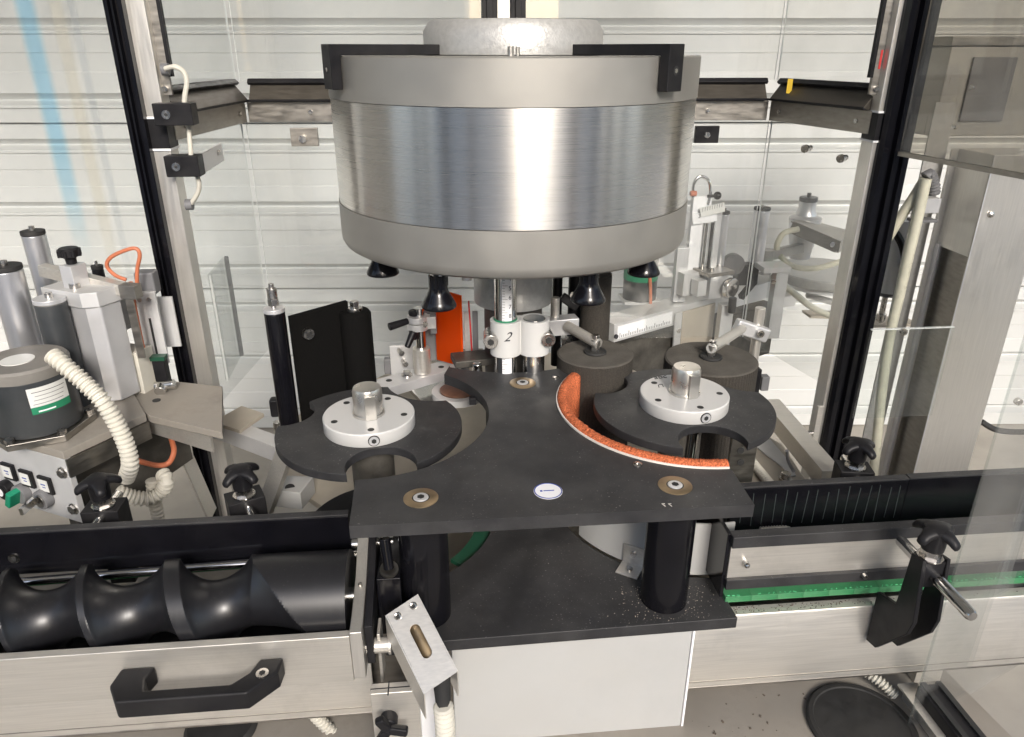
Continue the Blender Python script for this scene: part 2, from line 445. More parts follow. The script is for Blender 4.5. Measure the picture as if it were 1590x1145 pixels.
b = MB().boxp((-5.6, 0.4, 0), (-5.45, 3.4, 4.0)); props(obj('wall_side', b, M['panel_white']), kind='structure')
# yard beyond the open front (only seen as reflections in the steel)
pr = MB()
for x, w_ in ((-5.0, 0.22), (-3.7, 0.10), (-2.4, 0.22), (-1.25, 0.08), (1.4, 0.14), (2.3, 0.08), (3.1, 0.22), (4.6, 0.22)): pr.boxp((x, -1.25, 0.02), (x + w_, -1.05, 4.0))
props(obj('reflection_piers', pr, M['pier']), kind='structure')  # unseen piers, added so the drum reflects upright stripes
pr = MB()
for x0, x1 in ((-16, -9), (-7.5, -2), (0.5, 3.0), (6, 14)): pr.boxp((x0, -15, 0), (x1, -11, 6.5))
props(obj('yard_buildings', pr, M['render_grey']), kind='structure')
pr = MB()
for x0, x1 in ((-9, -8.2), (-2, -0.4), (3.0, 3.9), (4.6, 6)): pr.boxp((x0, -14.6, 0), (x1, -11.5, 5.0))
props(obj('reflection_walls', pr, M['panel_white']), kind='structure')  # unseen white blocks added between the buildings to vary the drum's reflections

# ================================================================== LABELLING HEAD (drum)
DC = Vector((0.124, 1.314, 0)); DR = 0.303
drum = thing('carousel_drum', 'large brushed steel drum head hanging over the star wheels', 'machine head', (DC.x, DC.y, 1.298))
def ring(prof): return MB().lathe(DC, prof, n=128)
obj('steel_band', ring([(0.28, 1.366), (DR - 0.001, 1.366), (DR - 0.001, 1.528), (0.28, 1.528)]), M['drum_steel'], drum)
obj('upper_ring', ring([(0.25, 1.529), (DR + 0.0005, 1.529), (DR + 0.0005, 1.5885), (DR - 0.001, 1.590), (0.0, 1.590)]), M['alu_blast'], drum)
obj('lower_ring', ring([(0.0, 1.291), (0.283, 1.291), (0.2930, 1.2925), (0.2997, 1.2965), (0.3030, 1.3030), (DR + 0.0005, 1.311), (DR + 0.0005, 1.365), (0.25, 1.365)]), M['alu_blast'], drum, smooth=30)
obj('top_cap', MB().lathe(DC, [(0.147, 1.5905), (0.147, 1.626), (0.137, 1.641), (0, 1.641)], n=96), M['cast_grey'], drum, bev=0.0015)
def drum_dir(phi):                                       # phi from the front, clockwise positive to the right
    return Vector((math.sin(R(phi) + R(YAW)), -math.cos(R(phi) - R(0)), 0)).normalized() if False else Vector((math.sin(R(phi - YAW)), -math.cos(R(phi - YAW)), 0))
for phi in (-57, 44):
    d = drum_dir(phi); s = Vector((-d.y, d.x, 0)); F = frame(DC, d, s)
    w = 0.034
    br = MB()
    br.prism([(0.135, 1.591), (DR + 0.003, 1.591), (DR + 0.003, 1.545), (DR + 0.019, 1.545), (DR + 0.019, 1.606), (0.135, 1.606)], -w/2, w/2,
             F @ Matrix.Rotation(R(90), 4, 'X'))
    bo = obj('arm_bracket', br, M['black_edge'], drum, bev=0.0012)
    c = DC + d*(DR + 0.019) + Vector((0, 0, 1.572))
    obj('bolt_hole', MB().cyl(c - d*0.002, c + d*0.0006, 0.0062, n=20), M['socket'], bo)
    obj('screw', MB().cyl(c - d*0.002, c + d*0.0010, 0.0032, n=6), M['bolt'], bo)
p = DC + drum_dir(0)*0.19
obj('stud', MB().cyl((p.x - 0.004, p.y, 1.59), (p.x - 0.004, p.y, 1.603), 0.0045, n=12).cyl((p.x + 0.006, p.y, 1.59), (p.x + 0.006, p.y, 1.602), 0.003, n=12), M['bolt'], drum)
p = DC + drum_dir(-16)*0.255
obj('under_screw', MB().cyl((p.x, p.y, 1.278), (p.x, p.y, 1.292), 0.008, n=16), M['bolt'], drum)
obj('hub_column', MB().lathe(DC, [(0.0735, 1.165), (0.0735, 1.299)], n=64), M['cast_grey'], drum, bev=0.001)
obj('hub_foot', MB().lathe(DC, [(0.055, 0.90), (0.055, 1.165)], n=48), M['dark_grime'], drum)

# bell cups under the drum
def bell(phi, zb, label, collar=False):
    d = drum_dir(phi); p = DC + d*0.25
    t = thing('bell_cup', label, 'bottle gripper', (p.x, p.y, zb), 'black bell cups under the drum')
    prof = [(0.0, 0.010), (0.020, 0.006), (0.0262, 0.0), (0.0275, 0.0015), (0.0275, 0.004), (0.0235, 0.012), (0.0185, 0.021), (0.0158, 0.027), (0.0148, 0.032), (0.0148, 0.052), (0.0135, 0.053), (0.0, 0.053)]
    obj('cup', MB().lathe((p.x, p.y, zb), prof, n=40), M['black_gloss'], t, smooth=50)
    obj('stem', MB().cyl((p.x, p.y, zb + 0.053), (p.x, p.y, 1.301), 0.0125, n=24), M['chrome'], t)
    c = MB()
    for i in range(3):
        a = R(i*120 + 20); c.cyl((p.x + 0.0125*math.cos(a), p.y + 0.0125*math.sin(a), zb + 0.034), (p.x + 0.0125*math.cos(a), p.y + 0.0125*math.sin(a), zb + 0.072), 0.0042, n=10)
    obj('guide_pin', c, M['black_gloss'], t, kind='stuff')
    return t
bell(-62, 1.250, 'black bell cup under the left rim of the drum')
bell(-28, 1.226, 'black bell cup hanging above the tripod clamp and orange sheet')
bell(28, 1.236, 'black bell cup hanging in front of the tall brown foam roller')
bell(62, 1.250, 'black bell cup under the right rim of the drum by the pane edge')

# ================================================================== BOTTLE GUIDE between the star wheels
Z1, Z2 = 1.072, 0.884
CL, CR = Vector((-0.129, 1.041)), Vector((0.377, 1.041))      # star wheel centres
def arc(c, r, a0, a1, n=28): return [(c.x + r*math.cos(R(a0 + (a1-a0)*i/n)), c.y + r*math.sin(R(a0 + (a1-a0)*i/n))) for i in range(n + 1)]
guide = thing('bottle_guide', 'black curved guide plate standing on two columns between the star wheels', 'guide', (0.124, 0.95, Z2 - 0.018))
def outline(r):
    L = [(-0.128, 0.748), (-0.131, 0.852)] + arc(CL, r, -88, 52, 30)
    back = [(0.000, 1.227), (0.020, 1.212)] + arc(Vector((0.124, 1.314)), 0.127, 232, 308, 14) + [(0.228, 1.213), (0.240, 1.222)]
    Rr = arc(CR, r, 137, 269, 30)
    return L + back + Rr + [(0.380, 0.840), (0.380, 0.748)]
RA = 0.1885
pts = [(-0.128, 0.748), (-0.131, 0.852)] + arc(CL, RA, -88, 51, 32) + [(0.000, 1.228)] + arc(Vector((0.124, 1.42)), 0.235, 238, 296, 16) \
    + [(0.229, 1.2165), (0.222, 1.187)] + arc(CR, 0.2075, 141, 270, 32) + [(0.379, 0.831), (0.377, 0.747)]
obj('top_plate', MB().prism(pts, Z1 - 0.018, Z1), M['black_poly'], guide, bev=0.0012)
pts2 = [(-0.098, 0.745)] + arc(CL, 0.195, -80, 30, 26) + [(0.124, 1.13)] + arc(CR, 0.2035, 150, 270, 30) + [(0.381, 0.752)]
obj('base_plate', MB().prism(pts2, Z2 - 0.018, Z2), M['black_poly'], guide, bev=0.0012)
for x, y in ((-0.043, 0.8008), (0.290, 0.7995), (0.124, 1.139)):
    if y < 1:
        obj('column', MB().cyl((x, y, Z2), (x, y, Z1 - 0.018), 0.0325, n=48), M['black_gloss'], guide, bev=0.001)
    ws = MB().lathe((x, y, Z1), [(0.0, -0.003), (0.0225, -0.003), (0.0225, 0.0008), (0.0215, 0.0014), (0.0115, 0.0014), (0.0115, -0.001), (0.0, -0.001)], n=40)
    wo = obj('washer', ws, M['brass'], guide)
    so = obj('screw', MB().lathe((x, y, Z1), [(0.0098, 0), (0.0098, 0.0018), (0.0090, 0.0025), (0.0, 0.0025)], n=28), M['alu'], wo)
    obj('screw_gap', MB().lathe((x, y, Z1), [(0.0098, 0.0006), (0.0116, 0.0006), (0.0116, 0.0010), (0.0098, 0.0010), (0.0098, 0.0006)], n=28), M['socket'], wo)
    obj('hex_socket', MB().cyl((x, y, Z1 + 0.002), (x, y, Z1 + 0.0028), 0.0050, n=6), M['socket'], wo)
for px, py in ((862, 587), (990, 722)):
    q = atz(px, py, Z1)
    o_ = obj('small_screw', MB().lathe(q, [(0.0062, 0.0), (0.0062, 0.0016), (0.0055, 0.002), (0.0026, 0.002), (0.0026, 0.0006), (0, 0.0006)], n=20), M['bolt'], guide)
# cork pad along the right arc, with its white backing strip
def arc_band(c, r0, r1, a0, a1, n): return arc(c, r0, a0, a1, n) + arc(c, r1, a1, a0, n)
obj('backing_strip', MB().prism(arc_band(CR, 0.2072, 0.2050, 141, 270, 60), Z1 - 0.075, Z1 + 0.0025), M['backing'], guide)
cp = MB()
Nn = 420
rngs = []
for i in range(Nn + 1):
    a = R(140.5 + 129.5*i/Nn)
    row = []
    th = 0.0165 if i > 36 else 0.0165 + 0.004*math.sin(i/36*math.pi)
    sec = [(0.2049, -0.075), (0.2049, 0.003), (0.2030, 0.0065), (0.2049 - th*0.5, 0.0085), (0.2049 - th + 0.002, 0.006), (0.2049 - th, 0.002), (0.2049 - th, -0.075)]
    for k, (r, z) in enumerate(sec):
        j = 0.0008 if 0 < k < 6 else 0.0
        r += random.uniform(-j, j); z += random.uniform(-j, j)
        row.append(cp.bm.verts.new((CR.x + r*math.cos(a), CR.y + r*math.sin(a), Z1 + z)))
    rngs.append(row)
for A, B in zip(rngs, rngs[1:]):
    for k in range(7):
        j = (k + 1) % 7
        cp.bm.faces.new((A[k], A[j], B[j], B[k]))
cp.bm.faces.new(rngs[0]); cp.bm.faces.new(rngs[-1][::-1])
obj('cork_pad', cp, M['cork'], guide, smooth=60)
# tall end of the pad standing at the back
q0, q1 = atz(891, 566, Z1), atz(914, 563, Z1)
# badge
q = atz(851, 763, Z1)
bd = obj('badge', MB().lathe(q, [(0.0, 0), (0.0188, 0), (0.0188, 0.0006), (0.0, 0.0008)], n=40), M['sticker'], guide)
obj('badge_ring', MB().lathe(q, [(0.0170, 0.0006), (0.0184, 0.0006), (0.0184, 0.0010), (0.0170, 0.0010), (0.0170, 0.0006)], n=40), M['blue_ink'], bd)
obj('badge_logo', MB().box(q + Vector((-0.009, 0.0, 0.0010)), (0.003, 0.003, 0.0005)).box(q + Vector((0.001, 0.0, 0.0010)), (0.014, 0.0016, 0.0004)), M['blue_ink'], bd)
for i, px in enumerate((1031, 1041)):
    q = atz(px, 785, Z1)
    text('stamped_digit', '7', 0.0095, Matrix.Translation(q + Vector((0, 0, 0.0003))) @ Matrix.Rotation(R(180), 4, 'Z') @ Matrix.Diagonal((1, -1, 1, 1)), M['backing'], guide)

# ================================================================== STAR WHEELS
def star(c, ztop, notches, name_label, shaft_side):
    t = thing('star_wheel', name_label, 'star wheel', (c.x, c.y, 0.9), 'black star wheels beside the guide plate')
    Rs, rho, rr = 0.145, 0.0557, 0.128
    half = 22.5
    out = []
    ns = sorted(notches)
    def params(nt):
        r1, r2 = ((0.09, 0.20), (0.051, 0.1245), (0.048, 0.155))[nt[1]]
        return nt[0], r1, r2, math.degrees(math.acos((r2*r2 + Rs*Rs - r1*r1)/(2*r2*Rs)))
    for i, nt in enumerate(ns):
        a, rho, rr, half = params(nt)
        nx, _, _, nhalf = params(ns[(i + 1) % len(ns)]); nx += 360 if i == len(ns) - 1 else 0
        # concave notch
        cx, cy = c.x + rr*math.cos(R(a)), c.y + rr*math.sin(R(a))
        e0 = Vector((c.x + Rs*math.cos(R(a - half)), c.y + Rs*math.sin(R(a - half)))); e1 = Vector((c.x + Rs*math.cos(R(a + half)), c.y + Rs*math.sin(R(a + half))))
        b0 = math.degrees(math.atan2(e0.y - cy, e0.x - cx)); b1 = math.degrees(math.atan2(e1.y - cy, e1.x - cx))
        while b1 > b0: b1 -= 360
        out += [(cx + rho*math.cos(R(b0 + (b1-b0)*k/20)), cy + rho*math.sin(R(b0 + (b1-b0)*k/20))) for k in range(21)]
        out += arc(Vector((c.x, c.y)), Rs, a + half, nx - nhalf, 30)[1:-1]
    obj('star_disc', MB().prism(out, ztop - 0.0135, ztop), M['black_poly'], t, bev=0.001)
    fl = obj('hub_flange', MB().lathe((c.x, c.y, ztop), [(0.0, 0.0), (0.0705, 0.0), (0.0712, 0.001), (0.0712, 0.0203), (0.0700, 0.0220), (0, 0.0220)], n=72), M['white_enamel'], t)
    zt = ztop + 0.0220
    for k in range(5):
        a = R(-100 + 72*k + 18)
        p_ = Vector((c.x + 0.056*math.cos(a), c.y + 0.056*math.sin(a), zt))
        obj('flange_hole', MB().cyl(p_ - Vector((0, 0, 0.002)), p_ + Vector((0, 0, 0.0003)), 0.0052, n=16), M['socket'], fl)
    dv = Vector((0.18, -1, 0)).normalized()
    p_ = Vector((c.x, c.y, ztop + 0.0108)) + dv*0.071
    s1 = obj('side_screw', MB().cyl(p_ - dv*0.002, p_ + dv*0.0012, 0.0088, n=28), M['socket'], fl)
    obj('side_screw', MB().cyl(p_ - dv*0.002, p_ + dv*0.002, 0.0074, n=28), M['alu'], fl)
    obj('side_screw', MB().cyl(p_ - dv*0.002, p_ + dv*0.0024, 0.0040, n=6), M['socket'], fl)
    st = MB().lathe((c.x, c.y, zt), [(0.0, 0.0), (0.0250, 0.0), (0.0250, 0.004), (0.0230, 0.004), (0.0230, 0.040), (0.0208, 0.0455), (0, 0.046)], n=40)
    so = obj('shaft_stub', st, M['steel_s'], t, smooth=30)
    kd = Vector((0.25, -1, 0)).normalized()
    obj('shaft_key', MB().box(Vector((c.x, c.y, zt + 0.020)) + kd*0.0220, (0.017, 0.010, 0.040), frame((0, 0, 0), (-kd.y, kd.x, 0), kd).to_3x3()), M['steel_s'], so, bev=0.0006)
    obj('drive_shaft', MB().cyl((c.x, c.y, 0.90), (c.x, c.y, ztop - 0.0135), 0.034, n=32), M['dark_grime'], t)
    return t
SL = star(CL, 1.054, [(-78, 1), (58, 0), (157, 2)], 'left black three pocket star wheel with plain white hub flange', -1)
SR = star(CR, 1.068, [(-87, 1), (38, 0), (139, 2)], 'right black star wheel with handwritten marks on its white hub flange', 1)
fl = [c for c in SR.children if c.name.startswith('hub_flange')][0]
for s_, px, py, sz, rot in (('abc', 1024, 586, 0.018, 12), ('U', 1027, 599, 0.016, 190)):
    q = atz(px, py, 1.0900)
    text('handwritten_mark', s_, sz, Matrix.Translation(q + Vector((0, 0, 0.0003))) @ Matrix.Rotation(R(rot), 4, 'Z'), M['ink'], fl, shear=0.3)
# ================================================================== CONVEYOR, RAILS, CABINET
def plate_box(name, a, b, m, par, bev=0.0008, **k): return obj(name, MB().boxp(a, b), m, par, bev=bev, **k)
BZ = 0.892
conv = thing('conveyor', 'stainless conveyor with green slat belt in front of the star wheels', 'conveyor', (0.6, 0.84, 0.70))
for x0, x1 in ((-1.25, -0.122), (0.325, 1.45)):
    fb = MB()
    prof = [(0.768, 0.742), (0.768, 0.870), (0.770, 0.873), (0.786, 0.8735), (0.786, 0.871), (0.772, 0.868), (0.772, 0.742)]
    fb.prism(prof, x0, x1, frame((0, 0, 0), (0, 1, 0), (0, 0, 1)))
    obj('front_beam', fb, M['steel'], conv, bev=0.0006)
    plate_box('fold_line', (x0, 0.7672, 0.7525), (x1, 0.768, 0.7535), M['steel_dark'], conv, bev=0)
    plate_box('back_beam', (x0, 0.892, 0.742), (x1, 0.896, 0.880), M['steel'], conv)
    plate_box('beam_bottom', (x0, 0.768, 0.738), (x1, 0.896, 0.7418), M['steel_dark'], conv)
# belt slats: each moulded slat is its own piece
sm = MB().boxp((-0.01895, 0.7845, BZ - 0.010), (0.01895, 0.888, BZ))
s0 = obj('belt_slat', sm, M['belt'], conv, bev=0.0005)
base = s0.location.copy()
for i in range(28):
    s = s0 if i == 0 else s0.copy()
    if i: _link(s, conv)
    s.location = base + Vector((0.394 + 0.038*i, 0, 0))
sm = MB().boxp((-0.0189, 0.828, BZ - 0.010), (0.0189, 0.888, BZ))
s0 = obj('belt_slat', sm, M['belt'], conv, bev=0.0012)
base = s0.location.copy()
for i in range(29):
    s = s0 if i == 0 else s0.copy()
    if i: _link(s, conv)
    s.location = base + Vector((-1.2 + 0.038*i, 0, 0))
# raised anti-slip ticks on the slat edges
tk = MB()
for k in range(29):
    x = 0.394 + 0.038*k
    for j in range(5):
        if random.random() < 0.8:
            tk.box((x - 0.014 + 0.007*j, 0.7868 + random.uniform(0, 0.001), BZ + 0.0004), (random.uniform(0.002, 0.005), 0.0012, 0.0008), Matrix.Rotation(random.uniform(-0.9, 0.9), 3, 'Z'))
obj('belt_ticks', tk, mat('pale green ridges', (0.10, 0.50, 0.22), 0.4), conv, kind='stuff')
dirt = MB()
for k in range(170):
    x = 0.38 + abs(random.gauss(0, 0.16)); s = random.uniform(0.0003, 0.0010)
    if x < 1.2: dirt.box((x, random.uniform(0.772, 0.784), 0.8735 + s*0.3), (s*1.6, s, s), Matrix.Rotation(random.random()*3, 3, 'Z'))
obj('dirt_crumbs', dirt, M['grime'], conv, kind='stuff')

# guide rails
def rail_far(name, x0, x1, y, z0, z1, label):
    t = thing(name, label, 'guide rail', ((x0+x1)/2, y, z0))
    plate_box('rail_body', (x0, y, z0), (x1, y + 0.010, z1), M['black_gloss'], t)
    plate_box('rail_cap', (x0, y - 0.0005, z1 + 0.0004), (x1, y + 0.0125, z1 + 0.0035), M['black_poly'], t)
    return t
t = rail_far('guide_rail', -1.25, -0.150, 0.878, 0.930, 0.997, 'long dusty black guide rail behind the worm screw')
for px, py in ((22, 867),):
    q = aty(px, py, 0.878); s = obj('rail_screw', MB().cyl(q, q - Vector((0, 0.0015, 0)), 0.0075, n=24), M['bolt'], t)
    obj('hex_socket', MB().cyl(q - Vector((0, 0.001, 0)), q - Vector((0, 0.0019, 0)), 0.0036, n=6), M['socket'], s)
plate_box('rail_joint', (-0.640, 0.8772, 0.932), (-0.6385, 0.878, 0.994), M['grey_plastic'], t, bev=0)
t = rail_far('guide_rail', 0.415, 0.690, 0.893, 0.922, 0.998, 'black guide rail with scuffed vertical marks behind the green belt')
pl = mat('scuffed line', (0.036, 0.046, 0.045), 0.5)
for i in range(16):
    x = 0.432 + 0.0165*i + random.uniform(-0.001, 0.001)
    sc = MB().box((x, 0.8928, 0.960), (0.0010, 0.0006, random.uniform(0.045, 0.066)), Matrix.Rotation(random.uniform(-0.05, 0.05), 3, 'Y'))
    obj('scuff_mark', sc, pl, t)
t = rail_far('guide_rail', 0.6905, 1.45, 0.893, 0.923, 0.999, 'dust speckled black guide rail beyond the near knob clamp')
t = thing('guide_rail', 'stainless near side guide rail with black strips above the green belt', 'guide rail', (0.8, 0.783, 0.915))
plate_box('rail_body', (0.372, 0.784, 0.925), (1.45, 0.789, 0.982), M['steel'], t)
plate_box('wear_strip', (0.370, 0.776, 0.982), (1.45, 0.793, 1.000), M['black_poly'], t, bev=0.001, label='black upper strip')
plate_box('wear_strip', (0.370, 0.778, 0.9105), (1.45, 0.793, 0.927), M['black_poly'], t, bev=0.001, label='black lower strip')
q = aty(1157, 873, 0.784); obj('rail_stud', MB().lathe(None, [(0.0042, 0), (0.0042, 0.008), (0.003, 0.010), (0.002, 0.011), (0.0, 0.011)], n=16, M=frame(q, (1, 0, 0), (0, 0, 1))), M['bolt'], t)
q = aty(1341, 893, 0.777); obj('rail_stud', MB().cyl(q, q + Vector((0, -0.006, 0)), 0.0035, n=12), M['bolt'], t)
t = thing('rail_end_plate', 'black upright end plate between white housing and near guide rail', 'plate', (0.362, 0.80, 0.9))
plate_box('plate', (0.3655, 0.785, 0.893), (0.3710, 0.93, 1.000), M['black_gloss'], t)
tube_y = MB().tube([aty(1180, 823, 0.885), aty(1215, 821, 0.885), aty(1226, 823, 0.885)], 0.0045, ribs=0.004, rib_amp=0.0012)
single('hose_stub', tube_y, M['hose_white'], 'short ribbed hose stub under the scuffed guide rail', 'hose')

# ---- white cabinet under the lower plate
t = thing('base_cabinet', 'white painted cabinet under the black lower guide plate', 'cabinet', (0.155, 0.97, 0.05))
plate_box('body', (-0.012, 0.757, 0.06), (0.3215, 0.848, 0.8655), M['cab_white'], t, bev=0.002)
plate_box('edge_trim', (0.3217, 0.7555, 0.06), (0.3250, 0.80, 0.8655), M['sticker'], t, bev=0.0006)
# ---- curved white guard and the clip that holds it
g = MB().lathe((CR.x, CR.y, 0), [(0.196, 0.885), (0.199, 0.885), (0.199, 0.975), (0.196, 0.975), (0.196, 0.885)], n=48, a0=205, a1=277)
t = thing('curved_guard', 'curved white sheet guard behind the right guide column', 'guard', (CR.x, CR.y - 0.197, 0.885))
obj('sheet', g, M['cab_white'], t)
q = atz(985, 893, Z2); dv = Vector((-0.32, -0.95, 0)).normalized(); sv = Vector((-dv.y, dv.x, 0))
F = frame((0, 0, 0), sv, (0, 0, 1)).to_3x3()
q = Vector((CR.x, CR.y, Z2)) + Vector((-0.56, -0.83, 0)).normalized()*0.199
nv = (q - Vector((CR.x, CR.y, Z2))).normalized(); sv = Vector((-nv.y, nv.x, 0)); RF = Matrix((sv, nv, Vector((0, 0, 1)))).transposed()
cl = MB().box(q + Vector((0, 0, 0.018)) + nv*0.0016, (0.034, 0.003, 0.034), RF); cl.box(q + Vector((0, 0, 0.0018)) + nv*0.016, (0.034, 0.030, 0.003), RF)
co = obj('angle_clip', cl, M['steel'], t, bev=0.0006)
for dz, dn in ((0.022, 0.003), ):
    p = q + Vector((0, 0, dz)) + nv*dn; obj('clip_screw', MB().cyl(p, p + nv*0.003, 0.0048, n=18), M['bolt'], co)
p = q + nv*0.017 + Vector((0, 0, 0.003)); obj('clip_screw', MB().cyl(p, p + Vector((0, 0, 0.003)), 0.0048, n=18), M['bolt'], co)

# ---- machine deck: low shelf under the conveyor, and the dirty table under the star wheels
a, b_ = atz(1462, 1035, 0.68), atz(1600, 1172, 0.68)
dk = MB().prism([(-1.6, 0.55), (b_.x, b_.y), (a.x, a.y), (a.x - 0.02, 1.3), (-1.6, 1.3)], 0.668, 0.680)
props(obj('low_deck', dk, M['deck'], bev=0.001), 'dusty stainless shelf under the conveyor', 'shelf')
t = thing('machine_table', 'dirty beige machine table under both star wheels', 'table', (0.15, 1.3, 0.86))
tp = [atz(428, 668, 0.862), atz(470, 640, 0.862), atz(560, 600, 0.862), atz(640, 560, 0.862), (0.30, 1.78, 0.862), (0.45, 1.66, 0.862), (0.56, 1.48, 0.862), atz(1215, 690, 0.862), atz(1260, 760, 0.862), (0.62, 0.92, 0.862), (0.40, 0.92, 0.862), (0.30, 1.08, 0.862), (-0.01, 1.08, 0.862), (-0.05, 0.96, 0.862), (-0.13, 0.925, 0.862), atz(520, 800, 0.862), atz(440, 745, 0.862)]
obj('table_top', MB().prism([(p[0], p[1]) for p in tp], 0.850, 0.862), M['table'], t, bev=0.001)
q = atz(495, 775, 0.864)
ob = MB().lathe((CL.x, CL.y - 0.0, 0.8625), [(0.0, 0), (0.120, 0), (0.120, 0.006), (0, 0.006)], n=64)
obj('lower_disc', ob, M['black_edge'], t, bev=0.001)
ob = MB().lathe((CR.x, CR.y, 0.8625), [(0.0, 0), (0.10, 0), (0.10, 0.012), (0, 0.012)], n=48)
obj('lower_disc', ob, M['black_edge'], t, bev=0.001)
# green drive disc seen through the left arc of the lower plate
single('belt_bend', MB().prism([(CL.x + r*math.cos(R(a)), CL.y + r*math.sin(R(a))) for r, aa in ((0.166, range(-44, 13, 4)), (0.193, range(12, -45, -4))) for a in aa], 0.8690, 0.8755), M['dark_green'], 'curved green belt piece showing under the left arc of the lower plate', 'belt')  # darker than the belt: shade under the plate is put into its colour
# ---- dish and sensor bracket on the low deck
q = atz(1337, 1128, 0.681)
t = thing('rubber_foot_pad', 'flat round black rubber pad lying on the low deck', 'pad', q)
obj('pad', MB().lathe(q, [(0, 0), (0.077, 0), (0.0775, 0.004), (0.074, 0.0065), (0.068, 0.0065), (0.066, 0.005), (0, 0.005)], n=64), M['rubber'], t)
t = thing('floor_sensor', 'black ribbed sensor block on a steel bracket beside the rubber pad', 'sensor', atz(1470, 1110, 0.681))
p0, p1 = atz(1440, 1075, 0.72), atz(1530, 1190, 0.72)
obj('sensor_body', MB().bar(p0, p1, 0.040, 0.035), M['black_edge'], t, bev=0.003)
d = (p1 - p0).normalized(); sd = Vector((-d.y, d.x, 0))
for k in (-1, 1):
    obj('rib', MB().bar(p0 + sd*0.012*k + Vector((0, 0, 0.018)), p1 + sd*0.012*k + Vector((0, 0, 0.018)), 0.008, 0.006), M['rubber'], t)
p0, p1 = atz(1408, 1062, 0.715), atz(1470, 1145, 0.715)
obj('bracket', MB().bar(p0, p1, 0.030, 0.004).bar(p0 - Vector((0, 0, 0.015)), p1 - Vector((0, 0, 0.015)), 0.004, 0.03), M['steel'], t, bev=0.0005)
lg = MB().boxp((aty(1422, 1050, 0.80).x, 0.80, 0.68), (aty(1462, 1050, 0.80).x, 0.83, 0.742))
obj('leg', lg, M['steel'], conv, bev=0.001)
single('ribbed_hose', MB().tube([atz(1340, 1040, 0.705), atz(1368, 1060, 0.70), atz(1392, 1082, 0.69)], 0.0075, ribs=0.0055, rib_amp=0.0018), M['hose_white'], 'ribbed hose running under the conveyor to the floor sensor', 'hose', smooth=22)
single('ribbed_hose', MB().tube([aty(478, 1098, 0.80), aty(500, 1122, 0.80), aty(545, 1165, 0.79)], 0.0085, ribs=0.0062, rib_amp=0.0018), M['hose_white'], 'ribbed hose dropping under the tray beside the photocell clamp', 'hose', smooth=22)
q = atz(345, 1132, 0.681)
single('deck_bearing', MB().lathe(q, [(0, 0), (0.050, 0), (0.052, 0.006), (0.046, 0.012), (0.04, 0.009), (0, 0.009)], n=40), M['rubber'], 'black round bearing cap on the deck below the tray handle', 'bearing cap')

# ================================================================== WORM SCREW AND ITS TRAY
worm = thing('worm_screw', 'black plastic infeed worm screw lying in the steel tray', 'worm screw', (-0.45, 0.784, 0.877))
WY, WZ, WR = 0.784, 0.937, 0.060
tops = [aty(px, 868, 0.82).x for px in (20, 140, 270, 420)]
crest = [tops[0] - 0.2, tops[0] - 0.1] + tops[:3] + [aty(405, 865, 0.82).x, aty(405, 865, 0.82).x + 0.27]
LASTC = 5
def turns(x):
    for i in range(len(crest) - 1):
        if x <= crest[i+1] or i == len(crest) - 2:
            return i + (x - crest[i])/(crest[i+1] - crest[i])
wm = MB(); nx, nf = 640, 110
x0, x1 = -0.80, aty(546, 900, 0.80).x
land = [0.05, 0.05, 0.07, 0.09, 0.18, 0.22]
G = []
for i in range(nx + 1):
    x = x0 + (x1 - x0)*i/nx; row = []
    for k in range(nf):
        f = 360*k/nf
        fs = f if f <= 200 else f - 360
        u = turns(x) - fs/360
        n = math.floor(u); tt = u - n
        dep = 0.0
        if u < LASTC:
            w = land[max(0, min(n, len(land) - 1))]
            s_ = (tt - w)/(1 - w) if tt > w else 0
            if 0 < s_ < 1: dep = 0.030*(1 - abs(2*s_ - 1)**2.0)**0.80
        r = WR - dep
        row.append(wm.bm.verts.new((x, WY - r*math.sin(R(f)), WZ + r*math.cos(R(f)))))
    G.append(row)
for A, B in zip(G, G[1:]):
    for k in range(nf):
        j = (k + 1) % nf
        wm.bm.faces.new((A[k], A[j], B[j], B[k]))
wm.bm.faces.new(G[0]); wm.bm.faces.new(G[-1][::-1])
obj('screw_body', wm, M['screw_black'], worm, smooth=24)
obj('shaft', MB().cyl((x1, WY, WZ), (x1 + 0.012, WY, WZ), 0.011, n=20), M['chrome'], worm)
rod = MB().cyl(aty(-60, 912, 0.862), aty(400, 874, 0.862), 0.0065, n=16)
single('guide_rod', rod, M['chrome'], 'thin bright guide rod between worm screw and black rail', 'rod')

tray = thing('screw_tray', 'brushed steel tray front with bridge handle before the worm screw', 'tray', (-0.5, 0.71, 0.865))
plate_box('front_plate', (-1.25, 0.705, 0.868), (-0.1345, 0.7165, 0.941), M['steel'], tray, bev=0.0012)
plate_box('bottom_plate', (-1.25, 0.7167, 0.868), (-0.1345, 0.82, 0.873), M['black_edge'], tray)
e = [(0.703, 0.874), (0.703, 0.948), (0.730, 0.950), (0.790, 0.962), (0.850, 0.992), (0.872, 0.992), (0.872, 0.874)]
obj('end_plate', MB().prism(e, -0.1340, -0.1190, frame((0, 0, 0), (0, 1, 0), (0, 0, 1))), M['steel_v'], tray, bev=0.0012)
q = Vector((-0.1265, 0.775, 0.9595)); obj('end_pin', MB().cyl(q, q + Vector((0, 0, 0.0035)), 0.0028, n=12), M['bolt'], tray)
e2 = [(0.715, 0.885), (0.715, 0.945), (0.800, 0.975), (0.885, 1.02), (0.885, 0.885)]
single('bearing_plate', MB().prism(e2, -0.1175, -0.1075, frame((0, 0, 0), (0, 1, 0), (0, 0, 1))), M['black_edge'], 'black bearing plate at the end of the worm screw tray', 'plate', bev=0.001)
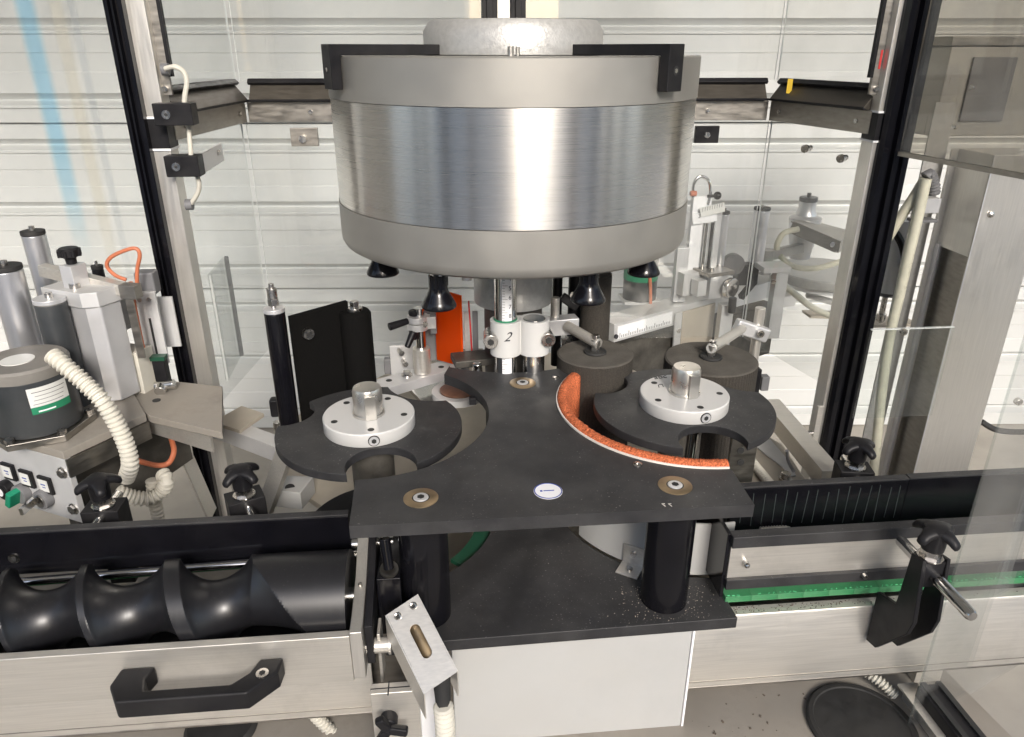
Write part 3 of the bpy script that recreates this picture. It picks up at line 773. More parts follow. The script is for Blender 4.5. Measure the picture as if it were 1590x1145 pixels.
q = Vector((-0.106, 0.725, 0.905)); obj('end_boss', MB().cyl(q - Vector((0.012, 0, 0)), q + Vector((0.016, 0, 0)), 0.010, n=24).cyl(q + Vector((0.016, 0, 0)), q + Vector((0.019, 0, 0)), 0.0125, n=24), M['steel'], tray)
plate_box('end_strap', (-0.104, 0.722, 0.845), (-0.100, 0.752, 0.925), M['steel'], tray)
# bridge handle
xl, xr = aty(188, 1050, 0.70).x, aty(437, 1030, 0.70).x
zh = 0.916
Y0 = 0.7045
out = [(xl, Y0), (xl - 0.004, Y0 - 0.026), (xl + 0.012, Y0 - 0.052), (xr - 0.030, Y0 - 0.052), (xr, Y0 - 0.022), (xr + 0.002, Y0),
       (xr - 0.026, Y0), (xr - 0.034, Y0 - 0.020), (xr - 0.052, Y0 - 0.036), (xl + 0.040, Y0 - 0.036), (xl + 0.034, Y0 - 0.018), (xl + 0.040, Y0)]
hd = obj('handle', MB().prism(out, zh - 0.027, zh), M['black_edge'], tray, bev=0.0035, seg=3)
q = Vector((xr - 0.018, Y0 - 0.024, zh + 0.0002)); 
obj('handle_screw', MB().cyl(q - Vector((0, 0, 0.002)), q + Vector((0, 0, 0.001)), 0.0075, n=20), M['bolt'], hd)
obj('hex_socket', MB().cyl(q, q + Vector((0, 0, 0.0016)), 0.0038, n=6), M['socket'], hd)

single('bearing_block', MB().boxp((-0.106, 0.775, 0.875), (-0.074, 0.865, 0.968)), M['black_gloss'], 'black bearing block between worm tray and left guide column', 'block', bev=0.002)
# ---- fittings between tray and left column
t = thing('air_fitting', 'small brass air fitting beside the left guide column', 'fitting', aty(585, 925, 0.80))
q = aty(577, 925, 0.80); obj('body', MB().cyl(q, q + Vector((0.020, 0, 0)), 0.0115, n=6).cyl(q + Vector((0.020, 0, 0)), q + Vector((0.026, 0, 0)), 0.008, n=20), M['brass'], t, bev=0.0008)
t = thing('clamp_lever', 'black lever with a steel ring foot beside the left column', 'lever', aty(603, 890, 0.79))
p, q = aty(597, 836, 0.79), aty(604, 884, 0.775)
obj('lever', MB().cyl(p, q, 0.0075, 0.0065, n=20), M['black_gloss'], t, bev=0.001)
obj('ring', MB().lathe(None, [(0.0080, 0), (0.0118, 0), (0.0118, 0.005), (0.0080, 0.005), (0.0080, 0)], n=28, M=frame(q + Vector((0, 0.002, -0.004)), (1, 0, 0.0), (0, 1, 0.35))), M['steel_dark'], t)
t = thing('scale_shaft', 'bright round shaft with scale marks under the guide plate corner', 'shaft', aty(575, 842, 0.85))
p, q = aty(547, 846, 0.86), aty(612, 840, 0.86)
obj('shaft', MB().cyl(p, q, 0.0105, n=24), M['chrome'], t, bev=0.001)
p2 = aty(556, 860, 0.858); obj('collar', MB().cyl(p2 + Vector((0, 0, -0.016)), p2 + Vector((0, 0, 0.004)), 0.011, n=20).cyl(p2 + Vector((0, 0, -0.021)), p2 + Vector((0, 0, -0.018)), 0.012, n=20), M['chrome'], t)
for k in range(3):
    c = p.lerp(q, 0.3 + 0.2*k) + Vector((0, -0.0092, 0.0048)); obj('scale_mark', MB().box(c, (0.0012, 0.0015, 0.004 if k % 2 else 0.006), Matrix.Rotation(R(-25), 3, 'X')), M['ink'], t)

# ================================================================== KNOB CLAMPS on the rails
def knob_parts(t, o, s=1.0, rot=0.0):
    kb = MB()
    kb.lathe(o, [(0, 0), (0.0135*s, 0), (0.0140*s, 0.004*s), (0.0145*s, 0.020*s), (0.0165*s, 0.026*s), (0.0155*s, 0.0325*s), (0.010*s, 0.035*s), (0, 0.0355*s)], n=32)
    for k in range(4):
        a = R(rot + 90*k); d = Vector((math.cos(a), math.sin(a), 0)); sd = Vector((-d.y, d.x, 0))
        rings = []
        for u, zc, w, h in ((0.004, 0.0285, 0.0135, 0.0068), (0.014, 0.0275, 0.0100, 0.0066), (0.021, 0.0245, 0.0072, 0.0062), (0.026, 0.0215, 0.0068, 0.0058), (0.0292, 0.0190, 0.0058, 0.0045), (0.0305, 0.0178, 0.0025, 0.002)):
            c = o + d*u*s + Vector((0, 0, zc*s))
            rings.append([kb.bm.verts.new(c + sd*math.cos(2*math.pi*i/12)*w*s + (Vector((0, 0, 1))*1.0 + d*0.25)*math.sin(2*math.pi*i/12)*h*s) for i in range(12)])
        for A, B in zip(rings, rings[1:]):
            for i in range(12):
                j = (i+1) % 12; kb.bm.faces.new((A[i], A[j], B[j], B[i]))
        kb.bm.faces.new(rings[-1]); kb.bm.faces.new(rings[0][::-1])
    k_ = obj('star_knob', kb, M['black_edge'], t, smooth=50)
    obj('knob_nut', MB().cyl(o - Vector((0, 0, 0.011*s)), o, 0.0130*s, n=6).cyl(o - Vector((0, 0, 0.013*s)), o - Vector((0, 0, 0.011*s)), 0.016*s, n=24), M['bolt'], t)
    return k_
CX0 = 0.586
def clamp():
    t = thing('knob_clamp', 'black knob clamp bolted to the front of the conveyor beam', 'clamp', (CX0 + 0.02, 0.74, 0.80), 'black star knob rail clamps')
    side = [(1425, 869), (1443, 882), (1436, 925), (1427, 979), (1416, 997), (1366, 1017), (1352, 1004), (1370, 929), (1399, 949)]
    P = [atx(px, py, CX0) for px, py in side]
    yz = [(p.y, p.z) for p in P]
    my = max(p[0] for p in yz); yz = [(p[0] + (0.766 - my), p[1]) for p in yz]
    F = frame((0, 0, 0), (0, 1, 0), (0, 0, 1))
    W = 0.038
    top = [yz[0], yz[1], yz[2], (yz[2][0] + (yz[0][0] - yz[1][0]) + 0.004, yz[2][1] + 0.006)]
    pc = MB().prism(yz, CX0, CX0 + 0.006, F).prism(yz, CX0 + W - 0.005, CX0 + W, F)
    zt, zb = yz[0][1], yz[2][1]
    ya, yb = yz[1][0], yz[0][0]
    obj('cheek', MB().prism(yz, CX0, CX0 + 0.006, F), M['black_edge'], t, bev=0.001)
    obj('cheek', MB().prism(yz, CX0 + W - 0.005, CX0 + W, F), M['black_edge'], t, bev=0.001)
    yc = (ya + yb)/2
    obj('block', MB().boxp((CX0 + 0.0062, ya + 0.0006, zb - 0.004), (CX0 + W - 0.0052, yb + 0.004, min(zt, yz[1][1]) - 0.0005)), M['black_edge'], t, bev=0.0008)
    kc = Vector((CX0 + W/2, yc + 0.002, zt + 0.0132))
    knob_parts(t, kc, 1.0, 22)
    zr = zb + 0.012
    rd = MB().lathe(None, [(0.0, 0), (0.0072, 0), (0.0078, 0.002), (0.0078, 0.145), (0.006, 0.149), (0, 0.150)], n=24, M=frame((CX0 + W/2 + 0.004, 0.776, zr), (1, 0, 0), (0, 0, 1)))
    obj('rod', rd, M['chrome'], t)
    return t
clamp()
# the three clamps behind the far rails share one build: block, knob and a rod that points at the rail
def far_clamp():
    t = thing('knob_clamp', 'black knob clamp behind the left rail, nearest the control box', 'clamp', (0, 0, 0), 'black star knob rail clamps')
    obj('block', MB().boxp((-0.026, -0.016, -0.06), (0.026, 0.022, 0.0)), M['black_edge'], t, bev=0.0012)
    obj('stem', MB().boxp((-0.018, 0.0, -0.14), (0.018, 0.020, -0.0602)), M['black_edge'], t, bev=0.001)
    knob_parts(t, Vector((0, 0.002, 0.0135)), 1.0, 30)
    rd = MB().cyl((0.0, -0.052, -0.012), (0.0, 0.05, -0.012), 0.0072, n=20)
    obj('rod', rd, M['chrome'], t)
    return t
fc = far_clamp()
L3 = [((160, 786), 0.0, None), ((380, 770), 25, 'black knob clamp behind the left rail, at the foot of the left frame post'),
      ((1328, 726), -12, 'black knob clamp behind the scuffed right rail, at the foot of the right frame post')]
for i, ((px, py), rz, lab) in enumerate(L3):
    c = fc if i == 0 else copy_thing(fc, label=lab)
    c.location = aty(px, py, 0.945 if i < 2 else 0.955); c.rotation_euler = (0, 0, R(rz))

# ================================================================== PHOTOCELL BRACKET in the foreground
t = thing('photocell_bracket', 'folded steel photocell cover with oblong slot in front of the left column', 'sensor bracket', aty(655, 1100, 0.66))
A, B = aty(600, 955, 0.725), aty(651, 939, 0.725)
C_, D_ = aty(715, 1057, 0.645), aty(660, 1077, 0.645)
u = (B - A).normalized(); v = (D_ - A).normalized(); nrm = u.cross(v); nrm = nrm if nrm.z > 0 else -nrm
u = (u - v*u.dot(v)).normalized()
Lw = (B - A).length*0.5 + (C_ - D_).length*0.5; Ll = (D_ - A).length
F = Matrix((u, -v, nrm)).transposed().to_4x4(); F.translation = A
def FP(x, y, z=0): return F @ Vector((x, -y, z))
# sheet with slot: built as strip of quads round the slot
sh = MB(); th = 0.0016
sx, sw, s0_, s1_ = Lw*0.52, 0.0068, Ll*0.34, Ll*0.63
slot = [(sx + sw*math.cos(R(a)), s0_ - sw*0 + sw*math.sin(R(a))) for a in range(180, 361, 15)] + [(sx + sw*math.cos(R(a)), s1_ + sw*math.sin(R(a))) for a in range(0, 181, 15)]
def rect_pt(p):
    x, y = p[0] - Lw/2, p[1] - Ll/2
    k = max(abs(x)/(Lw/2), abs(y)/(Ll/2)); return (Lw/2 + x/k, Ll/2 + y/k)
ou = []
for p in slot: ou.append(rect_pt(p))
corners = [(0, 0), (Lw, 0), (Lw, Ll), (0, Ll)]
n = len(slot)
vi = [[sh.bm.verts.new(FP(*p, z)) for p in slot] for z in (0, -th)]
vo = [[sh.bm.verts.new(FP(*p, z)) for p in ou] for z in (0, -th)]
vc = [[sh.bm.verts.new(FP(*p, z)) for p in corners] for z in (0, -th)]
def edge_of(p):
    if abs(p[1]) < 1e-6: return 0
    if abs(p[0] - Lw) < 1e-6: return 1
    if abs(p[1] - Ll) < 1e-6: return 2
    return 3
for i in range(n):
    j = (i + 1) % n
    ea, eb = edge_of(ou[i]), edge_of(ou[j])
    loop0 = [vi[0][i], vo[0][i]]; loop1 = [vi[1][i], vo[1][i]]
    if ea != eb:
        k = eb if (ea + 1) % 4 == eb else ea
        loop0.append(vc[0][k]); loop1.append(vc[1][k])
    loop0 += [vo[0][j], vi[0][j]]; loop1 += [vo[1][j], vi[1][j]]
    sh.bm.faces.new(loop0); sh.bm.faces.new(loop1[::-1])
    sh.bm.faces.new((vi[0][i], vi[0][j], vi[1][j], vi[1][i]))
co = obj('cover_sheet', sh, M['steel'], t, smooth=25)
fl1 = [(0, 0), (Ll, 0), (Ll, -0.040), (Ll*0.10, -0.038), (0, -0.034)]
obj('side_flange', MB().quad([FP(-0.0002, y) + Vector((0, 0, z)) for y, z in fl1], th, dirn=-u), M['steel'], t)
obj('side_flange', MB().quad([FP(Lw + 0.0002, y) + Vector((0, 0, z)) for y, z in fl1], th, dirn=u), M['steel'], t)
for x in (0.27, 0.78):
    q = FP(Lw*x, Ll*0.09, 0.0)
    ro = obj('rivet', MB().lathe(None, [(0.0048, 0), (0.0048, 0.001), (0.0036, 0.0022), (0.0024, 0.0016), (0.0024, 0.0004), (0, 0.0004)], n=20, M=frame(q, u, -v)), M['bolt'], t)
    obj('rivet_bore', MB().cyl(q, q + nrm*0.0007, 0.0022, n=12), M['socket'], ro)
c0, c1 = FP(Lw*0.5, Ll*0.20, -0.018), FP(Lw*0.5, Ll*0.9, -0.018)
obj('sensor_tube', MB().cyl(c0, c1, 0.010, n=20), M['brass'], t)
p0, p1 = FP(Lw*0.62, Ll*0.90, -0.022), aty(690, 1098, 0.634)
obj('cable_boot', MB().cyl(FP(Lw*0.55, Ll*0.86, -0.020), aty(689, 1102, 0.632), 0.0115, 0.0085, n=20), M['rubber'], t)
single('ribbed_hose', MB().tube([aty(688, 1096, 0.632), aty(691, 1125, 0.632), aty(692, 1180, 0.634)], 0.0112, ribs=0.0068, rib_amp=0.0016, n=16), M['hose_white'], 'white ribbed cable hose hanging from the photocell cover', 'hose', smooth=22)
t = thing('photocell_post', 'white aluminium profile post under the photocell cover', 'post', aty(655, 1145, 0.70))
x0, x1 = aty(634, 1060, 0.69).x, aty(676, 1060, 0.69).x
plate_box('profile', (x0, 0.690, 0.55), (x0 + 0.010, 0.722, 0.868), M['sticker'], t)
plate_box('profile_web', (x0 + 0.0102, 0.694, 0.55), (x1, 0.718, 0.868), M['sticker'], t)
t = thing('post_clamp_block', 'scuffed steel clamp block with black knob gripping the white post', 'clamp', aty(620, 1145, 0.675))
x0, x1 = aty(577, 1100, 0.672).x, aty(650, 1080, 0.672).x
zt = aty(580, 1078, 0.672).z
bo = plate_box('block', (x0, 0.672, 0.55), (x1, 0.6885, zt), M['steel'], t, bev=0.001)
plate_box('slit', (x0 - 0.0003, 0.6790, zt - 0.02), (x1, 0.6804, zt + 0.0003), M['socket'], t, bev=0)
plate_box('pen_mark', (x0 + 0.021, 0.668, zt + 0.0002), (x0 + 0.0225, 0.690, zt + 0.0006), M['ink'], t, bev=0)
q = aty(603, 1130, 0.655)
kb = MB().cyl(q + Vector((0, 0.018, 0)), q, 0.011, n=20)
for a in range(3):
    an = R(90 + 120*a + 25); kb.bar(q + Vector((0, -0.002, 0)), q + Vector((0.024*math.cos(an), -0.006, 0.024*math.sin(an))), 0.012, 0.010, up=(0, 1, 0))
obj('knob', kb, M['black_edge'], t, bev=0.003)
# dusty sheet behind the photocell post, closing the gap between tray and cabinet
pq = [aty(575, 1000, 0.80), aty(690, 985, 0.80)]
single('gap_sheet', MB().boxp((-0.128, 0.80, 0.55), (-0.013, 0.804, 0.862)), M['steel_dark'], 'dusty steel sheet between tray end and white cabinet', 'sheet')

# settled dirt on the low deck and on the lower guide plate
dd_ = MB()
for k in range(70):
    x = random.uniform(0.33, 0.60); y = random.uniform(0.60, 0.80); s = random.choice((0.0006, 0.0009, 0.0014, 0.002))*random.uniform(0.7, 1.3)
    dd_.box((x, y, 0.6802 + s*0.2), (s*random.uniform(1, 2.4), s, s*0.7), Matrix.Rotation(random.random()*3, 3, 'Z'))
props(obj('deck_dirt', dd_, M['grime']), 'dark crumbs of dirt scattered on the low deck', 'dirt', kind='stuff')
dd_ = MB()
for k in range(240):
    a = random.random()*6.28; r_ = 0.034 + abs(random.gauss(0, 0.022))
    x, y = 0.292 + r_*math.cos(a), 0.7985 + r_*math.sin(a)
    if 0.1 < x < 0.375 and 0.755 < y < 0.83:
        s = random.uniform(0.0003, 0.0009); dd_.box((x, y, 0.8841 + s*0.2), (s*1.6, s, s*0.6), Matrix.Rotation(random.random()*3, 3, 'Z'))
props(obj('plate_dust', dd_, M['table']), 'pale dust and crumbs round the foot of the right guide column', 'dust', kind='stuff')
# ================================================================== GUARD FRAME (posts, beams, panes)
YP = 1.40
frm = thing('guard_enclosure', 'steel and black guard frame with two front posts round the machine', 'guard frame', (0.15, 1.55, 0.86))
def post(px_black, px_steel, side):
    xb = [aty(px, 330, YP).x for px in px_black]
    xs = [aty(px, 330, YP + 0.012).x for px in px_steel]
    if side < 0:
        tube_ = (xs[0], YP + 0.004, xs[1], YP + 0.046)
    else:
        tube_ = (xs[0], YP + 0.004, xs[1] + 0.022, YP + 0.046)
    po = obj('post', MB().boxp((tube_[0], tube_[1], 0.55), (tube_[2], tube_[3], 2.5)), M['steel_v'], frm, bev=0.002)
    sb = MB()
    w = xb[1] - xb[0]
    pr = [(xb[0], YP + 0.03), (xb[0], YP - 0.004), (xb[0] + w*0.10, YP - 0.012), (xb[0] + w*0.28, YP - 0.012), (xb[0] + w*0.34, YP - 0.004), (xb[0] + w*0.42, YP - 0.004), (xb[0] + w*0.46, YP - 0.016),
          (xb[0] + w*0.56, YP - 0.016), (xb[0] + w*0.60, YP - 0.006), (xb[0] + w*0.74, YP - 0.006), (xb[0] + w*0.80, YP - 0.014), (xb[1] - 0.0008, YP - 0.014), (xb[1] - 0.0008, YP + 0.03)]
    obj('seal_profile', sb.prism(pr, 0.55, 2.5), M['black_gloss'], po, bev=0.0006)
    obj('joint_cap', MB().boxp((tube_[0] - 0.001, YP + 0.001, 1.437), (tube_[2] + 0.001, YP + 0.048, 1.487)), M['black_edge'], po, bev=0.001)
    for z in (1.435, 1.489):
        obj('joint_gasket', MB().boxp((tube_[0] - 0.0015, YP + 0.0005, z - 0.0018), (tube_[2] + 0.0015, YP + 0.0485, z + 0.0018)), M['sticker'], po)
    return tube_
TL = post((226, 256), (256.5, 285), -1)
TR = post((1343, 1388), (1331, 1343), 1)
ZB0, ZB1 = 1.447, 1.490
PB, PC = atz(385, 190, ZB0), atz(1192, 187, ZB0)
PA = Vector((TL[2] + 0.002, YP + 0.035, ZB0)); PD = Vector((TR[0] - 0.002, YP + 0.02, ZB0))
def beam(p, q, tilt):
    p, q = Vector((p.x, p.y, 0)), Vector((q.x, q.y, 0)); d = (q - p).normalized(); s = Vector((-d.y, d.x, 0))
    if s.y > 0: s = -s                                     # s looks inward, to the machine
    mid = (ZB0 + ZB1)/2
    bo = obj('beam', MB().bar(p + Vector((0, 0, mid)) - s*0.015, q + Vector((0, 0, mid)) - s*0.015, 0.030, ZB1 - ZB0, ext=-0.003), M['steel_dark'], frm, bev=0.001)
    F = frame(p + Vector((0, 0, ZB1 + 0.0006)), s, (0, 0, 1)); L = (q - p).length
    prof = [(0.004, 0), (0.012, 0.004), (-0.012, 0.034), (-0.018, 0.042), (-0.026, 0.042), (-0.030, 0.0)]
    zc = F.to_3x3() @ Vector((0, 0, 1)); a, b_ = (0.012, L - 0.012) if zc.dot(d) > 0 else (-L + 0.012, -0.012)
    obj('black_trim', MB().prism(prof, a, b_, F), M['lip'], bo, bev=0.0008)
    obj('trim_lip', MB().prism([(-0.010, 0.0345), (-0.004, 0.040), (-0.012, 0.048), (-0.026, 0.048), (-0.026, 0.0425), (-0.018, 0.0425)], a - 0.004, b_ + 0.004, F), M['black_edge'], bo, bev=0.0008)
    obj('trim_foot', MB().prism([(0.0045, -0.0006), (0.016, 0.001), (0.0165, 0.006), (0.0125, 0.0045)], a - 0.002, b_ + 0.002, F), M['black_edge'], bo, bev=0.0005)
    for f in (0.12, 0.88):
        c = p.lerp(q, f) + Vector((0, 0, mid)) + s*0.0005
        obj('beam_screw', MB().cyl(c - s*0.001, c + s*0.003, 0.0048, n=16), M['bolt'], bo)
    return s
beam(PA, PB, 0); beam(PB, PC, 0); beam(PC, PD, 0)
xm = aty(781, 15, PB.y - 0.02)
cp_ = obj('post', MB().boxp((xm.x - 0.014, xm.y - 0.02, ZB1 + 0.002), (xm.x + 0.014, xm.y + 0.02, 2.5)), M['steel_v'], frm, bev=0.001)
for k in (-1, 1):
    obj('seal_profile', MB().boxp((xm.x + k*0.0145, xm.y - 0.03, 1.47), (xm.x + k*0.047, xm.y + 0.015, 2.5)).boxp((xm.x + k*0.024, xm.y - 0.036, 1.47), (xm.x + k*0.038, xm.y - 0.0302, 2.5)), M['black_edge'], cp_, bev=0.001)
# acrylic panes; each with a bright sawn edge
def pane(p, q, z0, z1, label, i0=0.003, i1=0.003, th=0.003, back=0.020):
    p, q = Vector((p.x, p.y, 0)), Vector((q.x, q.y, 0)); d = (q - p).normalized(); s = Vector((-d.y, d.x, 0))
    if s.y < 0: s = -s
    p = p + s*back + d*i0; q = q + s*back - d*i1
    t = thing('guard_screen', label, 'pane', (*((p + q)/2).xy, z0), 'clear acrylic guard panes')
    zc = (z0 + z1)/2
    obj('sheet', MB().bar(p + Vector((0, 0, zc)), q + Vector((0, 0, zc)), th, z1 - z0), M['acrylic'], t)
    for e, dd in ((p, -d), (q, d)):
        obj('sawn_edge', MB().boxp((-0.0005, -th/2 - 0.0004, z0), (0.0012, th/2 + 0.0004, z1)) if False else MB().bar(e + dd*0.0002 + Vector((0, 0, zc)), e + dd*0.0010 + Vector((0, 0, zc)), th + 0.0006, z1 - z0), M['acrylic_edge'], t)
    return t
ZL = 0.90
pane(PA, PB, ZL, ZB0 - 0.002, 'lower clear pane running back from the left frame post', i1=-0.010)
pane(PB, PC, ZL, ZB0 - 0.002, 'wide lower clear pane behind the drum column', i0=-0.010, i1=-0.010)
pane(PC, PD, ZL, ZB0 - 0.002, 'lower clear pane running back from the right frame post', i0=-0.010)
pane(PA, PB, ZB1 + 0.044, 2.45, 'upper clear pane above the left beam with a yellow sticker', i1=-0.010)
pane(PB, xm, ZB1 + 0.044, 2.45, 'upper clear pane behind the drum, left of the middle post', i0=-0.010, i1=0.006)
pane(xm, PC, ZB1 + 0.044, 2.45, 'upper clear pane behind the drum, right of the middle post', i0=0.006, i1=-0.010)
pane(PC, PD, ZB1 + 0.044, 2.45, 'upper clear pane above the right beam with a yellow sticker', i0=-0.010)
# side doors outside the posts
pane(Vector((TL[0] - 0.012, YP + 0.02, 0)), Vector((-1.45, 1.95, 0)), 1.10, 2.45, 'big clear door pane behind the left labeller', back=0.0)
for (px, py) in ((314, 142), (1226, 134)):
    e = aty(px, py, (PA.y*0.35 + PB.y*0.65)) if px < 700 else aty(px, py, (PD.y*0.2 + PC.y*0.8))
    st = MB().box(e, (0.012, 0.0012, 0.030))
    single('warning_sticker', st, M['yellow'], 'small yellow sticker on the pane above the %s beam' % ('left' if px < 700 else 'right'), 'sticker')
# lower frame tubes on the table
t1 = thing('frame_foot_tube', 'square steel tube running back from the right frame post foot', 'tube', atz(1245, 690, 0.90))
p, q = atz(1290, 745, 0.915), atz(1195, 632, 0.915)
obj('tube', MB().bar(p, q, 0.036, 0.036), M['steel'], t1, bev=0.001)
t2 = thing('frame_foot_tube', 'pale square tube running from the left frame post to the machine table', 'tube', atz(380, 670, 0.90))
p, q = atz(318, 655, 0.905), atz(438, 700, 0.905)
obj('tube', MB().bar(p, q, 0.034, 0.034), M['alu'], t2, bev=0.001)
# foot bracket on the right post
t = thing('post_foot_bracket', 'narrow steel bracket plate with bolts on the right post foot', 'bracket', aty(1272, 700, YP))
xa = TR[0]
z_ = [aty(1275, py, YP).z for py in (630, 672, 712)]
obj('plate', MB().boxp((xa - 0.014, YP - 0.004, z_[2]), (xa - 0.0005, YP + 0.003, z_[0])), M['steel'], t, bev=0.001)
obj('bolt', MB().cyl((xa - 0.034, YP, z_[1]), (xa - 0.014, YP, z_[1]), 0.006, n=16), M['bolt'], t)
obj('bolt', MB().cyl((xa - 0.004, YP - 0.008, z_[2] + 0.015), (xa - 0.004, YP - 0.004, z_[2] + 0.015), 0.006, n=16), M['bolt'], t)
# switch blocks and grey cable on the left post
t = thing('switch_block', 'upper black safety switch block with round screw on the left post', 'switch', aty(272, 190, YP - 0.03), 'black switch blocks on the left frame post')
def swblock(t, c, w, h, dz):
    obj('body', MB().box(c, (w, 0.034, h)), M['black_edge'], t, bev=0.0015)
    f = Vector((c.x - w*0.16, c.y - 0.017, c.z)); s = obj('screw', MB().cyl(f + Vector((0, 0.001, 0)), f - Vector((0, 0.0025, 0)), 0.0072, n=24), M['bolt'], t)
    obj('screw_socket', MB().cyl(f, f - Vector((0, 0.0030, 0)), 0.003, n=6), M['socket'], s)
swblock(t, aty(273, 177, YP - 0.02), 0.064, 0.036, 0)
t = thing('switch_block', 'lower black safety switch block with round screw on the left post', 'switch', aty(286, 270, YP - 0.02), 'black switch blocks on the left frame post')
swblock(t, aty(287, 257, YP - 0.01), 0.058, 0.036, 0)
t = thing('pane_bracket', 'pale steel pane bracket behind the lower switch block', 'bracket', aty(328, 262, YP + 0.06))
p, q = aty(312, 256, YP + 0.05), aty(345, 236, YP + 0.16)
obj('plate', MB().bar(p, q, 0.003, 0.034), M['alu_plate'], t, bev=0.0005)
e = aty(338, 237, YP + 0.135); obj('screw', MB().cyl(e + Vector((0, 0.004, 0)), e - Vector((0, 0.006, 0)), 0.005, n=16), M['bolt'], t)
cb = MB().tube([aty(257, 107, YP), aty(272, 104, YP - 0.01), aty(285, 112, YP - 0.01), aty(290, 128, YP - 0.01), aty(287, 150, YP - 0.01), aty(286, 172, YP - 0.01)], 0.0042)
cb.tube([aty(291, 186, YP - 0.01), aty(294, 210, YP - 0.01), aty(297, 248, YP - 0.01)], 0.0042)
cb.tube([aty(303, 266, YP - 0.005), aty(309, 284, YP - 0.005), aty(307, 300, YP), aty(297, 316, YP + 0.005)], 0.0042)
single('switch_cable', cb, M['hose_white'], 'pale grey cable looping past both switch blocks on the left post', 'cable')
t = thing('cable_grommet', 'upper dark cable gland on the left post', 'gland', aty(256, 110, YP), 'cable glands on the left post')
e = aty(257, 108, YP + 0.01); obj('gland', MB().cyl(e - Vector((0.006, 0, 0)), e + Vector((0.006, 0, 0)), 0.010, n=16), M['grey_plastic'], t)
t = thing('cable_grommet', 'lower dark cable gland on the left post below the switches', 'gland', aty(293, 318, YP), 'cable glands on the left post')
e = aty(294, 318, YP + 0.008); obj('gland', MB().cyl(e - Vector((0.006, 0, 0)), e + Vector((0.006, 0, 0)), 0.010, n=16), M['grey_plastic'], t)
# pane clips that show left and right of the drum, and the two free bolts in the right pane
t = thing('pane_clip', 'steel pane clip with bright screw left of the drum', 'clip', aty(472, 222, PB.y))
c = aty(473, 213, PB.y - 0.005); obj('plate', MB().box(c, (0.062, 0.010, 0.040)), M['steel_dark'], t, bev=0.001)
c = aty(470, 216, PB.y - 0.012); obj('screw', MB().cyl(c + Vector((0, 0.004, 0)), c - Vector((0, 0.006, 0)), 0.0085, n=20), M['bolt'], t)
t = thing('pane_clip', 'black pane clip with small screw right of the drum', 'clip', aty(1098, 218, PC.y))
c = aty(1097, 209, PC.y - 0.005); obj('plate', MB().box(c, (0.056, 0.012, 0.038)), M['black_edge'], t, bev=0.001)
c = aty(1098, 210, PC.y - 0.012); obj('screw', MB().cyl(c + Vector((0, 0.004, 0)), c - Vector((0, 0.003, 0)), 0.0065, n=20), M['bolt'], t)
for px, py, lb in ((1258, 230, 'bolt through the right pane, farther from the right post'), (1313, 245, 'bolt through the right pane, nearer the right post')):
    c = aty(px, py, 1.56 if px < 1300 else 1.49)
    b_ = MB().cyl(c, c + Vector((-0.014, -0.010, 0)), 0.0062, n=16).cyl(c + Vector((-0.014, -0.010, 0)), c + Vector((-0.019, -0.0135, 0)), 0.0085, n=16)
    single('pane_bolt', b_, M['bolt'], lb, 'bolt', 'bolts in the right pane')
# free standing clear plate behind the left post, and the brown plate at its foot
t = thing('clear_plate', 'narrow free standing clear plate right of the left frame post', 'pane', aty(360, 650, 1.55))
a0, a1 = aty(327, 430, 1.52), aty(351, 408, 1.66)
zb = 0.93
obj('sheet', MB().quad([(a0.x, a0.y, zb), (a1.x, a1.y, zb), (a1.x, a1.y, a0.z + 0.004), (a0.x, a0.y, a0.z + 0.004)], 0.006), M['window'], t)
obj('sawn_edge', MB().boxp((a1.x - 0.003, a1.y + 0.001, zb), (a1.x + 0.005, a1.y + 0.007, a0.z + 0.005)), M['grey_plastic'], t)
obj('sawn_edge', MB().boxp((a0.x - 0.002, a0.y - 0.0045, zb), (a0.x + 0.002, a0.y - 0.0005, a0.z + 0.004)), M['acrylic_edge'], t)
single('brown_plate', MB().prism([tuple(atz(px, py, 0.93)[:2]) for px, py in ((330, 655), (375, 630), (410, 642), (372, 668))], 0.922, 0.930), M['table'], 'small brown plate at the foot of the clear plate', 'plate', bev=0.001)
# door pane in the right foreground with its bright edge
p, q = aty(1600, 520, 0.66), aty(1602, 520, 0.66)
E0, E1 = aty(1497, 830, 0.60), aty(1592, 555, 0.60)

